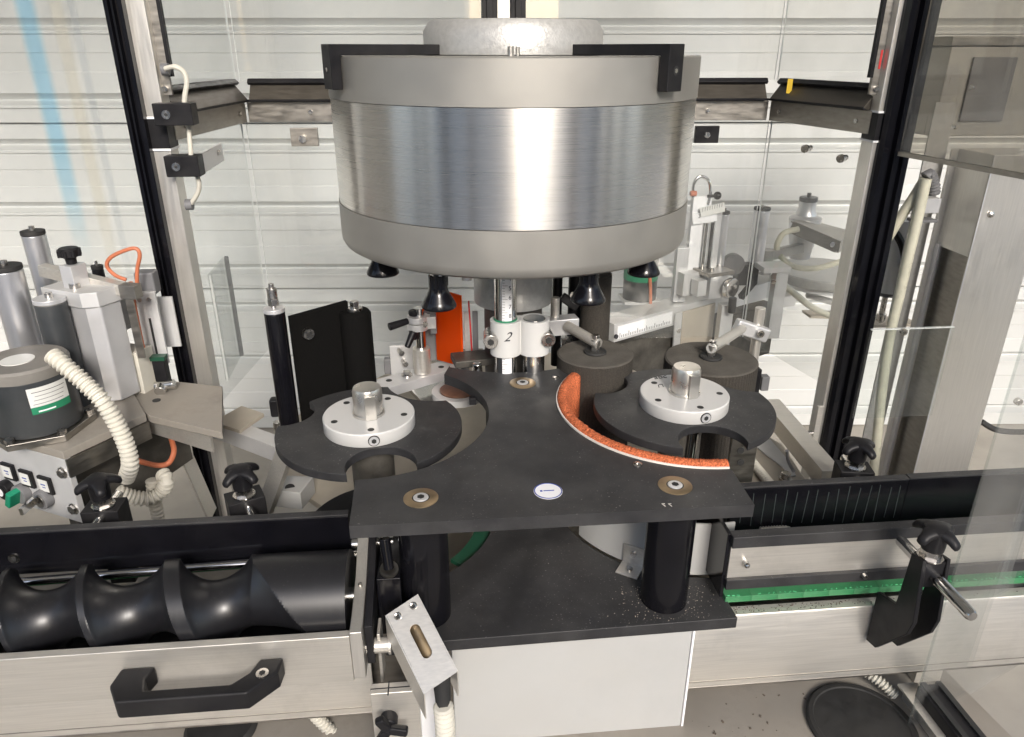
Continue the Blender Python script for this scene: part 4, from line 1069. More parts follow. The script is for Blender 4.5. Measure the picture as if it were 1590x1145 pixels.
# thin see-through tinted strips on the left door pane
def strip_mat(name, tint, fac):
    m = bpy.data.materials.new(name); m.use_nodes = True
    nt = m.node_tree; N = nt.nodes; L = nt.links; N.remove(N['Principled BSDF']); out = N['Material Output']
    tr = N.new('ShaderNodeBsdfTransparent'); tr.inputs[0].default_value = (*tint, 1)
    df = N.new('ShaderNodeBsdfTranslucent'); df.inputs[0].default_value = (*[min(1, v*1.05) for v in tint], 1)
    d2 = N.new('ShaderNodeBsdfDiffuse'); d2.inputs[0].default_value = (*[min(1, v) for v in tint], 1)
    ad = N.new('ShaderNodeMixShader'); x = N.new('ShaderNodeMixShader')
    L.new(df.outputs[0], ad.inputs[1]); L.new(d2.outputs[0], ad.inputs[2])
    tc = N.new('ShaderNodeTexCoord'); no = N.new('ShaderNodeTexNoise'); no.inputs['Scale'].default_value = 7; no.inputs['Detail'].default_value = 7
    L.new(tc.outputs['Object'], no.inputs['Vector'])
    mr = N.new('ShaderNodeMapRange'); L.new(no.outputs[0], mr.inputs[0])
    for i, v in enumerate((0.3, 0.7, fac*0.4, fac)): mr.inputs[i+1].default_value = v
    # the tint fades out towards the two edges and the lower end
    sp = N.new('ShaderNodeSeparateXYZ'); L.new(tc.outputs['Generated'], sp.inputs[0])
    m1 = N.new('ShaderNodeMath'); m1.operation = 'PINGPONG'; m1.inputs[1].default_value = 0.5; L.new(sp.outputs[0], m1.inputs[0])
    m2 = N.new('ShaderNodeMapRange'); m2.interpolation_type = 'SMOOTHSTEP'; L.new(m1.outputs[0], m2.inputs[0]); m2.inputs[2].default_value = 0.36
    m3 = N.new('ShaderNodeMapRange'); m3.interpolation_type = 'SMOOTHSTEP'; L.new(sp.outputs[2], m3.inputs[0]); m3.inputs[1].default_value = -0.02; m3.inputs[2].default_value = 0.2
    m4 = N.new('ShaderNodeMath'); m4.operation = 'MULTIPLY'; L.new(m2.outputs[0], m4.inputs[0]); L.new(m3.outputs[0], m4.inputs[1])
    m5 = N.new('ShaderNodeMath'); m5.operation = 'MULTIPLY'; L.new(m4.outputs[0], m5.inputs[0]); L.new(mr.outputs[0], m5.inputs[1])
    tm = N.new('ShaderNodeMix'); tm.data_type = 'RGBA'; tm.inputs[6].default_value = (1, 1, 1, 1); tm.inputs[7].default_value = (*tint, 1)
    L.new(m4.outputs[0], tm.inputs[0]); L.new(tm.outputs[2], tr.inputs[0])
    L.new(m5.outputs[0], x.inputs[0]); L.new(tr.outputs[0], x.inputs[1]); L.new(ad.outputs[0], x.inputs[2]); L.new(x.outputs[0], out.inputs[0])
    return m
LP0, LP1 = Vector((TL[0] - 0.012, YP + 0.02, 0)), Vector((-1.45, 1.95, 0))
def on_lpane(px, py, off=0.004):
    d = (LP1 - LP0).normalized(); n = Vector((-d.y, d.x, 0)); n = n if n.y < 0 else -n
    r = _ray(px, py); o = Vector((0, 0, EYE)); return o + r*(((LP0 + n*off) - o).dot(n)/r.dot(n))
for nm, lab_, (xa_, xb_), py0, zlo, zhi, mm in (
    ('tinted_strip', 'pale blue tint strip down the left door pane', (52, 92), 150, 1.20, 2.4, strip_mat('pale blue tint', (0.74, 0.90, 0.99), 0.12)),
    ('tinted_strip', 'beige strip beside the blue strip on the left door pane', (104, 132), 150, 1.12, 2.4, strip_mat('pale cream tint', (0.965, 0.95, 0.915), 0.10)),
    ('tinted_strip', 'narrow grey strip on the left door pane', (133, 150), 150, 1.12, 2.4, strip_mat('pale grey tint', (0.92, 0.93, 0.94), 0.08))):
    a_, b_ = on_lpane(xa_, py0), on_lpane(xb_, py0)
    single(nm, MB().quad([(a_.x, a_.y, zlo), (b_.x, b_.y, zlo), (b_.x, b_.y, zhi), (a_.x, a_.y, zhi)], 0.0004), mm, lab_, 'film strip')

# upper door edge strips on both posts
for p0_, p1_, q0_, q1_, lab_ in (((240, 0), (259, 138), (248, 0), (268, 142), 'left'), ((1379, 0), (1356, 138), (1386, 0), (1364, 142), 'right')):
    t = thing('door_edge_strip', 'slim steel and black edge strip on the upper %s frame post' % lab_, 'edge strip', aty(*p1_, YP))
    a_ = aty(*p1_, YP + 0.03); xa_ = a_.x; s_ = 1 if lab_ == 'left' else -1
    obj('steel_strip', MB().boxp((xa_ - 0.010, YP + 0.022, a_.z - 0.01), (xa_ + 0.010, YP + 0.030, 2.4)), M['steel_dark'], t)
    obj('black_gasket', MB().boxp((xa_ + s_*0.0105, YP + 0.020, a_.z + 0.02), (xa_ + s_*0.0165, YP + 0.031, 2.4)), M['black_edge'], t)
    e = Vector((xa_, YP + 0.0218, a_.z)); obj('strip_screw', MB().cyl(e, e - Vector((0, 0.004, 0)), 0.005, n=16), M['bolt'], t)
    if lab_ == 'right':
        obj('red_mark', MB().boxp((xa_ - 0.003, YP + 0.0212, a_.z + 0.035), (xa_ + 0.001, YP + 0.0218, a_.z + 0.068)), M['red'], t)
# ================================================================== LEFT LABELLER
ZP = 1.03
def vplane(P1, P2):
    """point on the upright plane through P1 and P2 seen at a photo pixel"""
    d = Vector((P2.x - P1.x, P2.y - P1.y, 0)).normalized(); n = Vector((-d.y, d.x, 0))
    def at(px, py, off=0.0):
        r = _ray(px, py); o = Vector((0, 0, EYE)); t = ((P1 + n*off) - o).dot(n)/r.dot(n)
        return o + r*t
    return at, d, n
lab = thing('labeller_machine', 'left labeller base plate with white control panel and three switches', 'labeller', atz(60, 760, 0.90))
B1, B2 = atz(-90, 651, ZP), atz(97, 702, ZP)
topo = [(-90, 651), (97, 702), (226, 643), (205, 606), (150, 580), (60, 575), (-90, 575)]
obj('top_plate', MB().prism([tuple(atz(px, py, ZP)[:2]) for px, py in topo], ZP - 0.014, ZP), M['deck'], lab, bev=0.001)
at_f, fd, fn = vplane(B1, B2)
if fn.y > 0: fn = -fn                                         # outward, to the camera
pc = [B1 - Vector((0, 0, 0.0145)), B2 - Vector((0, 0, 0.0145)), at_f(129, 813), at_f(-90, 745)]
cpn = obj('control_panel', MB().quad(pc, 0.010, dirn=-fn), M['alu_plate'], lab, bev=0.0008)
PF = frame((0, 0, 0), fd, (0, 0, 1)).to_3x3()
if (PF @ Vector((0, 0, 1))).dot(fn) < 0: PF = Matrix((fd, Vector((0, 0, 1)), fn)).transposed()
def on_panel(px, py, off=0.0): return at_f(px, py) + fn*off
tilt = Matrix.Identity(3)
for i, (tx, ty, kx, ky) in enumerate(((17, 731, 15, 757), (45, 742, 40, 763), (74, 752, 74, 771))):
    c = on_panel(tx, ty, 0.003)
    tg = obj('switch_tag', MB().box(c, (0.029, 0.031, 0.005), PF), M['black_edge'], lab, bev=0.001)
    obj('tag_paper', MB().box(c + fn*0.0028 - fd*0.002, (0.021, 0.021, 0.001), PF), M['label_white'], tg)
    obj('tag_print', MB().box(c + fn*0.0035 - fd*0.002 + Vector((0, 0, 0.002)), (0.010, 0.002, 0.0004), PF).box(c + fn*0.0035 - fd*0.001 - Vector((0, 0, 0.003)), (0.007, 0.0015, 0.0004), PF), M['blue_ink'], tg)
    k = on_panel(kx, ky, 0.0)
    bz = obj('switch_bezel', MB().cyl(k, k + fn*0.014, 0.0165, n=32), M['grey_plastic'] if i else M['black_edge'], lab, bev=0.001)
    if i == 0:
        obj('button_face', MB().cyl(k + fn*0.014, k + fn*0.0165, 0.0110, n=28), M['black_edge'], bz)
        obj('button_ring', MB().lathe(None, [(0.0055, 0), (0.0075, 0), (0.0075, 0.0005), (0.0055, 0.0005), (0.0055, 0)], n=28, M=frame(k + fn*0.0166, fd, (0, 0, 1)) if (frame(k, fd, (0, 0, 1)).to_3x3() @ Vector((0, 0, 1))).dot(fn) > 0 else frame(k + fn*0.0168, -fd, (0, 0, 1))), M['sticker'], bz)
        obj('button_bar', MB().box(k + fn*0.0168, (0.009, 0.0014, 0.0006), PF), M['sticker'], bz)
    elif i == 1:
        obj('knob_wing', MB().box(k + fn*0.020, (0.011, 0.030, 0.024), PF @ Matrix.Rotation(R(-25), 3, 'Z')), M['knob_green'], bz, bev=0.002)
    else:
        obj('key_barrel', MB().cyl(k + fn*0.014, k + fn*0.0165, 0.011, n=24), M['bolt'], bz)
        obj('key_blade', MB().box(k + fn*0.030 - fd*0.004, (0.006, 0.012, 0.036), PF @ Matrix.Rotation(R(20), 3, 'Y')), M['chrome'], bz)
for px, py in ((98, 734), (115, 790)):
    k = on_panel(px, py); obj('panel_bolt', MB().cyl(k, k + fn*0.006, 0.008, n=6).cyl(k, k + fn*0.0015, 0.010, n=20), M['bolt'], lab)
# side wall and dark cavity under the plate
S1, S2 = atz(97, 702, ZP), atz(226, 643, ZP)
sdn = (S2 - S1).normalized()
obj('side_rail', MB().quad([S1 - Vector((0, 0, 0.0145)), S2 - Vector((0, 0, 0.0145)), S2 - Vector((0, 0, 0.046)), S1 - Vector((0, 0, 0.046))], 0.004), M['steel_dark'], lab)
bk = Vector((-sdn.y, sdn.x, 0)); bk = bk if bk.y > 0 else -bk
inn = S1 + sdn*0.03 - Vector((0, 0, 0.05))
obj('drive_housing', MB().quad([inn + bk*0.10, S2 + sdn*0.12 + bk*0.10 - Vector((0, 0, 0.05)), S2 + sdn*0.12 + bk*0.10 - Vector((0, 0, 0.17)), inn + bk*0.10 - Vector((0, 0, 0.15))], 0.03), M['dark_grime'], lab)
# second plate with the cable hole
T2 = [(200, 622), (232, 646), (345, 672), (345, 600), (250, 590)]
obj('rear_plate', MB().prism([tuple(atz(px, py, ZP - 0.005)[:2]) for px, py in T2], ZP - 0.018, ZP - 0.005), M['deck'], lab, bev=0.001)
lg = [atz(232, 660, 0.99), atz(330, 690, 0.99)]
obj('cross_rail', MB().bar(lg[0], lg[1], 0.004, 0.030), M['steel'], lab)
obj('strut', MB().bar(aty(272, 668, 1.32), aty(330, 800, 1.32), 0.003, 0.05, up=(0, 1, 0)), M['steel'], lab)
# motor
mb0, mt0 = atz(63, 655, ZP + 0.012), None
t = thing('labeller_motor', 'dark cylindrical motor with printed label on the left labeller plate', 'motor', mb0)
hm = aty(46, 557, mb0.y).z - mb0.z
prof = [(0, 0), (0.062, 0), (0.063, 0.002), (0.063, hm - 0.020), (0, hm - 0.020)]
obj('motor_body', MB().lathe(mb0, prof, n=64), M['motor'], t, bev=0.001)
obj('end_cap', MB().lathe(mb0, [(0, hm - 0.0195), (0.0642, hm - 0.0195), (0.0642, hm - 0.004), (0.0610, hm), (0, hm)], n=64), M['motor_cap'], t)
fz = MB()
fz.prism([(mb0.x + 0.080*math.cos(R(a)), mb0.y + 0.080*math.sin(R(a))) for a in range(20, 380, 60)], ZP + 0.0006, ZP + 0.0115)
obj('flange', fz, M['steel_dark'], t, bev=0.001)
for a in (20, 320, 260, 80):
    c = mb0 + Vector((0.071*math.cos(R(a)), 0.071*math.sin(R(a)), 0)); obj('flange_bolt', MB().cyl(c, c + Vector((0, 0, 0.007)), 0.007, n=6), M['bolt'], t)
def wrap(r, z0, z1, a0, a1): return MB().lathe(mb0, [(r - 0.0006, z0), (r, z0), (r, z1), (r - 0.0006, z1), (r - 0.0006, z0)], n=20, a0=a0, a1=a1)
l1 = obj('rating_label', wrap(0.0638, 0.052, 0.083, -66, -12), M['label_white'], t)
obj('label_band', wrap(0.0638, 0.040, 0.052, -66, -12), M['label_green'], l1)
for k in range(4):
    obj('label_print', wrap(0.0641, 0.0560 + 0.0065*k, 0.0568 + 0.0065*k, -62 + (k*7) % 5, -22 + (k*11) % 9), M['ink'] if k == 3 else M['grey_plastic'], l1)
obj('label_print', wrap(0.0641, 0.043, 0.0452, -58, -36), M['sticker'], l1)
obj('cap_disc', MB().cyl(mb0 + Vector((-0.005, -0.005, hm)), mb0 + Vector((-0.005, -0.005, hm + 0.001)), 0.024, n=32), M['label_white'], t)
# hose and orange cables
yh = mb0.y - 0.02
hs = [aty(80, 551, yh), aty(98, 566, yh - 0.01), aty(128, 592, yh - 0.02), aty(158, 622, yh - 0.03), aty(182, 660, yh - 0.03), aty(197, 695, yh - 0.03), aty(202, 722, yh - 0.03), aty(195, 745, yh - 0.02)]
single('ribbed_hose', MB().tube(hs, 0.0125, ribs=0.0078, rib_amp=0.0021, n=16), M['hose_white'], 'long cream ribbed hose running from the motor top down past the knob clamp', 'hose', smooth=22)
hs = [aty(182, 764, 1.12), aty(205, 772, 1.13), aty(232, 774, 1.14), aty(252, 762, 1.15), aty(258, 745, 1.15), aty(250, 735, 1.16)]
hb = MB().tube(hs, 0.0125, ribs=0.0078, rib_amp=0.0021, n=14); hb.tube([aty(236, 745, 1.17), aty(240, 775, 1.17), aty(248, 815, 1.17)], 0.0105, ribs=0.0078, rib_amp=0.0019, n=14)
single('ribbed_hose', hb, M['hose_white'], 'grey ribbed hose curled behind the left knob clamp', 'hose', smooth=22)
yc = atz(165, 600, ZP).y
oc = [aty(196, 435, yc), aty(178, 427, yc), aty(166, 413, yc), aty(172, 400, yc), aty(192, 390, yc), aty(210, 386, yc), aty(217, 396, yc), aty(213, 420, yc), aty(213, 448, yc)]
single('orange_cable', MB().tube(oc, 0.0033), M['orange_wire'], 'orange cable looping over the end of the labeller arm', 'cable')
oc = [aty(203, 438, yc), aty(210, 480, yc), aty(220, 530, yc), aty(232, 580, yc), aty(243, 624, yc)]
single('orange_cable', MB().tube(oc, 0.0036), M['orange_wire'], 'orange cable running down into the plate hole', 'cable')
oc = [aty(260, 664, 1.25), aty(267, 685, 1.22), aty(270, 702, 1.20), aty(262, 719, 1.19), aty(245, 723, 1.18), aty(222, 718, 1.17), aty(203, 712, 1.16)]
single('orange_cable', MB().tube(oc, 0.0048), M['orange_wire'], 'thick orange cable sagging under the labeller plate', 'cable')
q = atz(243, 622, ZP - 0.0045); single('cable_hole', MB().cyl(q - Vector((0, 0, 0.001)), q + Vector((0, 0, 0.0008)), 0.007, n=16), M['socket'], 'dark hole in the rear plate where the orange cable enters', 'hole')
# aluminium post with cap, arm, knob
pb = atz(180, 614, ZP)
t = thing('labeller_column', 'thick milled aluminium column with clamp arm and black knob', 'column', pb)
zt = aty(118, 470, pb.y).z
rz = Matrix.Rotation(R(38), 3, 'Z')
hh = zt - ZP
cc = [(-0.052, -0.030), (0.028, -0.030), (0.046, -0.016), (0.046, 0.024), (0.030, 0.034), (-0.052, 0.034)]
RZ = Matrix.Translation(Vector((pb.x - 0.012, pb.y + 0.01, 0))) @ Matrix.Rotation(R(-28), 4, 'Z')
obj('column', MB().prism(cc, ZP + 0.0005, zt, RZ), M['alu'], t, bev=0.003)
cc2 = [(-0.062, -0.036), (0.030, -0.036), (0.050, -0.020), (0.050, 0.030), (0.032, 0.040), (-0.062, 0.040)]
cap = obj('cap_plate', MB().prism(cc2, zt + 0.0005, zt + 0.026, RZ), M['alu_plate'], t, bev=0.001)
for x, y in ((-0.035, 0.004), (-0.005, -0.015)):
    q = RZ @ Vector((x, y, zt + 0.026)); obj('cap_bolt', MB().cyl(q, q + Vector((0, 0, 0.008)), 0.0085, n=20), M['bolt'], cap)
ya = pb.y + 0.02
p, q = aty(66, 419, ya + 0.05), aty(203, 452, ya - 0.02)
obj('arm', MB().bar(p, q, 0.018, 0.020), M['steel'], t, bev=0.001)
c0 = aty(122, 452, ya - 0.008)
ck = obj('clamp_block', MB().box(c0 + Vector((0, 0, 0.018)), (0.026, 0.030, 0.058), Matrix.Rotation(R(-25), 3, 'Z')), M['alu'], t, bev=0.001)
kc = c0 + Vector((0, 0, 0.048)); kp = MB().lathe(kc, [(0.008, 0), (0.009, 0.010), (0.016, 0.013), (0.0165, 0.024), (0.014, 0.027), (0, 0.027)], n=24)
for a in range(0, 360, 45): kp.cyl(kc + Vector((0.0155*math.cos(R(a)), 0.0155*math.sin(R(a)), 0.013)), kc + Vector((0.0155*math.cos(R(a)), 0.0155*math.sin(R(a)), 0.024)), 0.0035, n=10)
obj('knob', kp, M['black_edge'], ck, smooth=40)
# hanging probe strip at the arm end
t = thing('label_probe', 'thin steel probe strip hanging from the labeller arm end', 'probe', aty(210, 560, ya - 0.02))
p0 = aty(198, 452, ya - 0.025); p1 = aty(215, 556, ya - 0.025)
obj('strip', MB().bar(p0, Vector((p0.x, p0.y, p1.z)), 0.012, 0.005, up=(0, 1, 0)), M['steel_dark'], t)
obj('end_block', MB().box(aty(203, 452, ya - 0.02), (0.030, 0.020, 0.024), Matrix.Rotation(R(-15), 3, 'Z')), M['steel_dark'], t, bev=0.001)
# slotted sensor plates to the right
t = thing('sensor_mount', 'slotted pale mounting plates with black block behind the orange cable', 'mount', aty(232, 560, ya + 0.06))
y2 = ya + 0.05
p = aty(229, 470, y2); q = aty(250, 565, y2)
sp_ = obj('mount_plate', MB().boxp((p.x - 0.022, y2, q.z), (p.x + 0.016, y2 + 0.006, p.z + 0.02)), M['alu_plate'], t, bev=0.001)
obj('slot', MB().boxp((p.x - 0.004, y2 - 0.0006, q.z + 0.02), (p.x, y2, p.z - 0.03)), M['socket'], sp_)
for k in (-1, 1):
    e = Vector((p.x + 0.008*k - 0.004, y2, p.z + 0.006)); obj('mount_screw', MB().cyl(e, e - Vector((0, 0.003, 0)), 0.004, n=14), M['bolt'], sp_)
b_ = aty(229, 438, y2 + 0.02); obj('block', MB().box(b_, (0.034, 0.03, 0.042)), M['grey_plastic'], t, bev=0.004)
p = aty(262, 500, y2 + 0.05); obj('mount_plate', MB().box(p, (0.030, 0.004, 0.10)), M['alu_plate'], t)
t = thing('bracket_stack', 'white bracket block with bolts behind the aluminium column', 'bracket', aty(180, 560, ya + 0.10))
y3 = ya + 0.10
obj('upper_block', MB().box(aty(176, 485, y3), (0.045, 0.03, 0.05), Matrix.Rotation(R(-20), 3, 'Z')), M['alu_plate'], t, bev=0.001)
obj('lower_block', MB().box(aty(172, 535, y3), (0.055, 0.03, 0.06), Matrix.Rotation(R(-20), 3, 'Z')), M['sticker'], t, bev=0.001)
obj('dark_block', MB().box(aty(168, 455, y3 + 0.02), (0.055, 0.04, 0.022), Matrix.Rotation(R(-20), 3, 'Z')), M['black_edge'], t, bev=0.002)
obj('slide_bar', MB().bar(aty(150, 520, y3 + 0.03), aty(262, 470, y3 + 0.08), 0.02, 0.026), M['alu_plate'], t, bev=0.001)
for px, py in ((172, 490), (186, 515)):
    e = aty(px, py, y3 - 0.018); obj('bolt', MB().cyl(e, e - Vector((0, 0.008, 0)), 0.007, n=6), M['bolt'], t)
obj('green_clip', MB().box(aty(190, 530, y3 - 0.02), (0.02, 0.01, 0.010)), M['dark_green'], t)
t = thing('valve_block', 'cream valve block with dark ribbed side at the foot of the labeller column', 'valve', aty(215, 610, ya + 0.03))
y4 = ya + 0.02
c = aty(215, 578, y4)
obj('body', MB().box(c, (0.046, 0.04, 0.095), Matrix.Rotation(R(-20), 3, 'Z')), M['hose_white'], t, bev=0.0015)
for k in range(5):
    obj('fin', MB().box(c + Vector((-0.030 - 0.006*k, 0.008 + 0.003*k, 0)), (0.0035, 0.04, 0.092), Matrix.Rotation(R(-20), 3, 'Z')), M['steel_dark'], t)
t = thing('push_fitting', 'bright elbow push fitting with green clip beside the valve block', 'fitting', aty(255, 605, y4))
e = aty(251, 575, y4); obj('plug', MB().box(e, (0.022, 0.02, 0.05)), M['black_edge'], t, bev=0.002)
obj('clip', MB().box(e + Vector((0, -0.002, 0.026)), (0.026, 0.018, 0.008)), M['dark_green'], t, bev=0.001)
e = aty(252, 600, y4 - 0.02); obj('elbow', MB().cyl(e - Vector((0.012, 0, 0)), e + Vector((0.022, 0, 0.004)), 0.009, n=20).cyl(e, e - Vector((0, 0.016, 0.004)), 0.010, n=20), M['chrome'], t, bev=0.001)
# rollers
def roller(name, lab_, px, py, wpx, pyb, y, matn, cat='roller', group=None, cap=True, pxb=None):
    top = aty(px, py, y); depth = (top - Vector((0, 0, EYE))).dot(Vector((math.sin(R(YAW))*math.cos(R(PITCH)), math.cos(R(YAW))*math.cos(R(PITCH)), -math.sin(R(PITCH)))))
    r = wpx/2*depth/FPX
    zb_ = aty(px, pyb, y).z
    t = thing(name, lab_, cat, (top.x, top.y, zb_), group)
    obj('roller_body', MB().cyl((top.x, top.y, zb_), (top.x, top.y, top.z - 0.008), r, n=40), M[matn], t, bev=0.0015)
    obj('end_disc', MB().cyl((top.x, top.y, top.z - 0.0075), (top.x, top.y, top.z), r*1.02, n=40), M['rubber' if cap else 'alu'], t, bev=0.001)
    obj('axle_screw', MB().cyl((top.x, top.y, top.z), (top.x, top.y, top.z + 0.008), r*0.25, n=14), M['bolt'], t)
    return t
roller('guide_roller', 'tall bright aluminium roller, behind the dark roller on the left labeller', 50, 358, 34, 520, mb0.y + 0.28, 'alu_roll')
roller('guide_roller', 'thick bright aluminium roller cut by the left photo edge', 6, 412, 48, 560, mb0.y + 0.12, 'alu_roll')
roller('guide_roller', 'dark dusty roller between motor and aluminium column', 76, 462, 46, 640, mb0.y + 0.09, 'motor', cap=False)
roller('guide_roller', 'short black roller behind the labeller arm', 150, 412, 17, 460, ya + 0.13, 'black_edge')
# foot bracket under the left star wheel
t = thing('foot_block', 'pale folded foot block on the table beside the left rail clamp', 'block', atz(450, 780, 0.862))
c = atz(452, 765, 0.892)
obj('body', MB().prism([tuple(atz(px, py, 0.897)[:2]) for px, py in ((414, 760), (438, 738), (487, 740), (466, 766))], 0.8625, 0.897), M['cab_white'], t, bev=0.0015)
obj('bore', MB().cyl(atz(450, 757, 0.8972) - Vector((0, 0, 0.001)), atz(450, 757, 0.8974), 0.0085, n=20), M['socket'], t)
t = thing('support_strut', 'slanted beige steel strut between left post and machine table', 'strut', atz(410, 790, 0.89))
obj('strut', MB().bar(atz(412, 790, 0.866), aty(442, 705, 1.06), 0.012, 0.03), M['steel'], t, bev=0.001)
# ================================================================== CENTRE: column clamp, rollers, orange sheet, tripod clamp
t = thing('scale_rod_clamp', 'white twin clamp holding a scale rod and a short rod before the hub column', 'clamp', (0.12, 1.21, Z1))
ra, rb = aty(785, 530, 1.200), aty(829, 530, 1.200)
rr = 0.0195
zt_, zb_ = aty(785, 502, 1.18).z, aty(800, 556, 1.175).z
for c, ztop in ((ra, 1.300), (rb, zt_ + 0.001)):
    obj('rod', MB().cyl((c.x, c.y, 0.90), (c.x, c.y, ztop), rr, n=40), M['chrome'], t, bev=0.001, label='rod with printed scale' if c is ra else 'short plain rod')
Rl = 0.0272
body = MB().lathe((ra.x, ra.y, 0), [(rr + 0.0004, zb_), (Rl, zb_), (Rl, zt_), (rr + 0.0004, zt_), (rr + 0.0004, zb_)], n=48)
body2 = MB().lathe((rb.x, rb.y, 0), [(rr + 0.0004, zb_), (Rl, zb_), (Rl, zt_), (rr + 0.0004, zt_), (rr + 0.0004, zb_)], n=48)
k1 = obj('clamp_ring', body, M['white_enamel'], t, bev=0.001)
obj('clamp_ring', body2, M['white_enamel'], t, bev=0.001)
obj('clamp_web', MB().boxp(((ra.x + rb.x)/2 - 0.006, ra.y - 0.012, zb_ + 0.001), ((ra.x + rb.x)/2 + 0.006, ra.y + 0.02, zt_ - 0.001)), M['white_enamel'], t)
q = Vector((ra.x, ra.y - Rl - 0.0004, (zt_ + zb_)/2 + 0.008))
text('handwritten_number', '2', 0.024, frame(q, (1, 0.12, 0), (0, 0, 1)), M['ink'], k1, shear=0.45)
for sx_, c, px, py in ((-1, ra, 762, 532), (1, rb, 852, 529)):
    e = aty(px, py, c.y - 0.030); d = Vector((0.10*sx_*0 + 0.05*(-sx_), 1, 0)).normalized()
    s_ = obj('clamp_bolt', MB().cyl(e, e + d*0.045, 0.0125, n=24), M['bolt'], t, bev=0.001)
    obj('hex_socket', MB().cyl(e - d*0.0006, e + d*0.002, 0.0062, n=6), M['socket'], s_)
# printed scale on the long rod
zs = 1.30
tape = MB().lathe((ra.x, ra.y, 0), [(rr, 1.06), (rr + 0.0005, 1.06), (rr + 0.0005, 1.299), (rr, 1.299), (rr, 1.06)], n=12, a0=-112, a1=-62)
to = obj('scale_tape', tape, M['sticker'], t)
tk = MB()
for k in range(48):
    z = 1.066 + 0.0048*k
    if zb_ - 0.002 < z < zt_ + 0.001: continue
    L = 26 if k % 5 == 0 else 13
    tk.lathe((ra.x, ra.y, z), [(rr + 0.0005, 0), (rr + 0.0008, 0), (rr + 0.0008, 0.0007), (rr + 0.0005, 0.0007), (rr + 0.0005, 0)], n=4, a0=-110, a1=-110 + L)
obj('scale_ticks', tk, M['grey_plastic'], to, kind='stuff')
for i, s_ in enumerate('8765432'):
    z = zt_ + 0.012 + 0.0165*i
    if z < 1.295:
        a = R(-72); nrm_ = Vector((math.cos(a), math.sin(a), 0))
        text('scale_digit', str(s_), 0.0105, frame(Vector((ra.x, ra.y, z)) + nrm_*(rr + 0.0007), (-nrm_.y, nrm_.x, 0), (0, 0, 1)), M['ink'], to)
obj('green_collar', MB().lathe((ra.x, ra.y, zt_), [(rr + 0.0003, 0.0), (rr + 0.0012, 0.0), (rr + 0.0012, 0.003), (rr + 0.0003, 0.003), (rr + 0.0003, 0)], n=40), M['label_green'], t)
# small switch with red wire left of the clamp
t = thing('twin_sensor', 'grey twin sensor strip with a red wire beside the white clamp', 'sensor', aty(733, 548, 1.32))
e = aty(732, 515, 1.32); zt2 = aty(732, 485, 1.32).z; zb2 = aty(732, 545, 1.32).z
for k in (-1, 1): obj('strip', MB().boxp((e.x + k*0.0025, e.y, zb2), (e.x + k*0.013, e.y + 0.008, zt2)), M['grey_plastic'] if k > 0 else M['cast_grey'], t, bev=0.0008)
obj('red_wire', MB().cyl((e.x, e.y + 0.001, zb2), (e.x - 0.004, e.y + 0.001, zt2 + 0.022), 0.0016, n=8), M['red'], t)
obj('foot', MB().boxp((e.x - 0.022, e.y - 0.006, zb2 - 0.014), (e.x + 0.022, e.y + 0.012, zb2)), M['steel_dark'], t, bev=0.001)
t = thing('pivot_bracket', 'oily pivot bracket with a bright ball bolt behind the guide plate', 'bracket', aty(745, 585, 1.27))
e = aty(740, 563, 1.27); obj('plate', MB().box(e + Vector((0, 0.02, 0)), (0.09, 0.05, 0.014), Matrix.Rotation(R(10), 3, 'Z')), M['dark_grime'], t, bev=0.002)
e = aty(741, 570, 1.235); obj('ball_bolt', MB().cyl(e - Vector((0, 0, 0.02)), e + Vector((0, 0, 0.008)), 0.0105, 0.0085, n=20), M['chrome'], t, bev=0.003)
# orange sheet
t = thing('orange_sheet', 'upright bright orange plastic sheet behind the guide plate', 'sheet', aty(697, 560, 1.36))
a0, a1, a2, a3 = aty(676, 447, 1.37), aty(717, 459, 1.31), aty(717, 569, 1.31), aty(681, 558, 1.37)
obj('sheet', MB().quad([(a0.x, a0.y, a0.z), (a1.x, a1.y, a1.z), (a1.x, a1.y, a2.z), (a0.x, a0.y, a3.z)], 0.004), M['orange'], t)
obj('fold_line', MB().bar(Vector((a0.x + 0.006, a0.y - 0.010, a3.z)), Vector((a0.x + 0.006, a0.y - 0.010, a0.z - 0.004)), 0.0015, 0.0012, up=(0, 1, 0)), mat('dark orange', (0.45, 0.07, 0.01), 0.5), t)
e = aty(670, 520, 1.38); obj('backing_plate', MB().boxp((e.x - 0.014, e.y, aty(670, 560, 1.38).z), (a0.x + 0.004, e.y + 0.004, aty(670, 478, 1.38).z)), M['grey_plastic'], t)
# tripod clamp with levers on an aluminium bar
t = thing('support_bar', 'drilled aluminium bar carrying the lever clamp', 'bar', atz(650, 585, 0.98))
p, q = atz(585, 606, 1.00), atz(700, 572, 1.00)
obj('bar', MB().bar(p, q, 0.050, 0.020, ext=0.03), M['alu'], t, bev=0.001)
for px, py in ((604, 591), (685, 570)):
    e = atz(px, py, 1.0102); obj('bar_hole', MB().cyl(e - Vector((0, 0, 0.001)), e + Vector((0, 0, 0.0003)), 0.006, n=16), M['socket'], t)
e = atz(632, 583, 1.0105); obj('bar_bolt', MB().cyl(e, e + Vector((0, 0, 0.002)), 0.011, n=24).cyl(e + Vector((0, 0, 0.002)), e + Vector((0, 0, 0.009)), 0.008, n=6), M['bolt'], t)
pc_ = atz(656, 578, 1.0105)
t = thing('lever_clamp', 'steel post with clamp head and two black levers under a bell cup', 'clamp', pc_)
zt3 = aty(656, 478, pc_.y).z; zm = aty(656, 540, pc_.y).z; zh_ = aty(650, 500, pc_.y).z
obj('base_collar', MB().cyl(pc_, (pc_.x, pc_.y, zm), 0.0172, n=36), M['steel'], t, bev=0.0012)
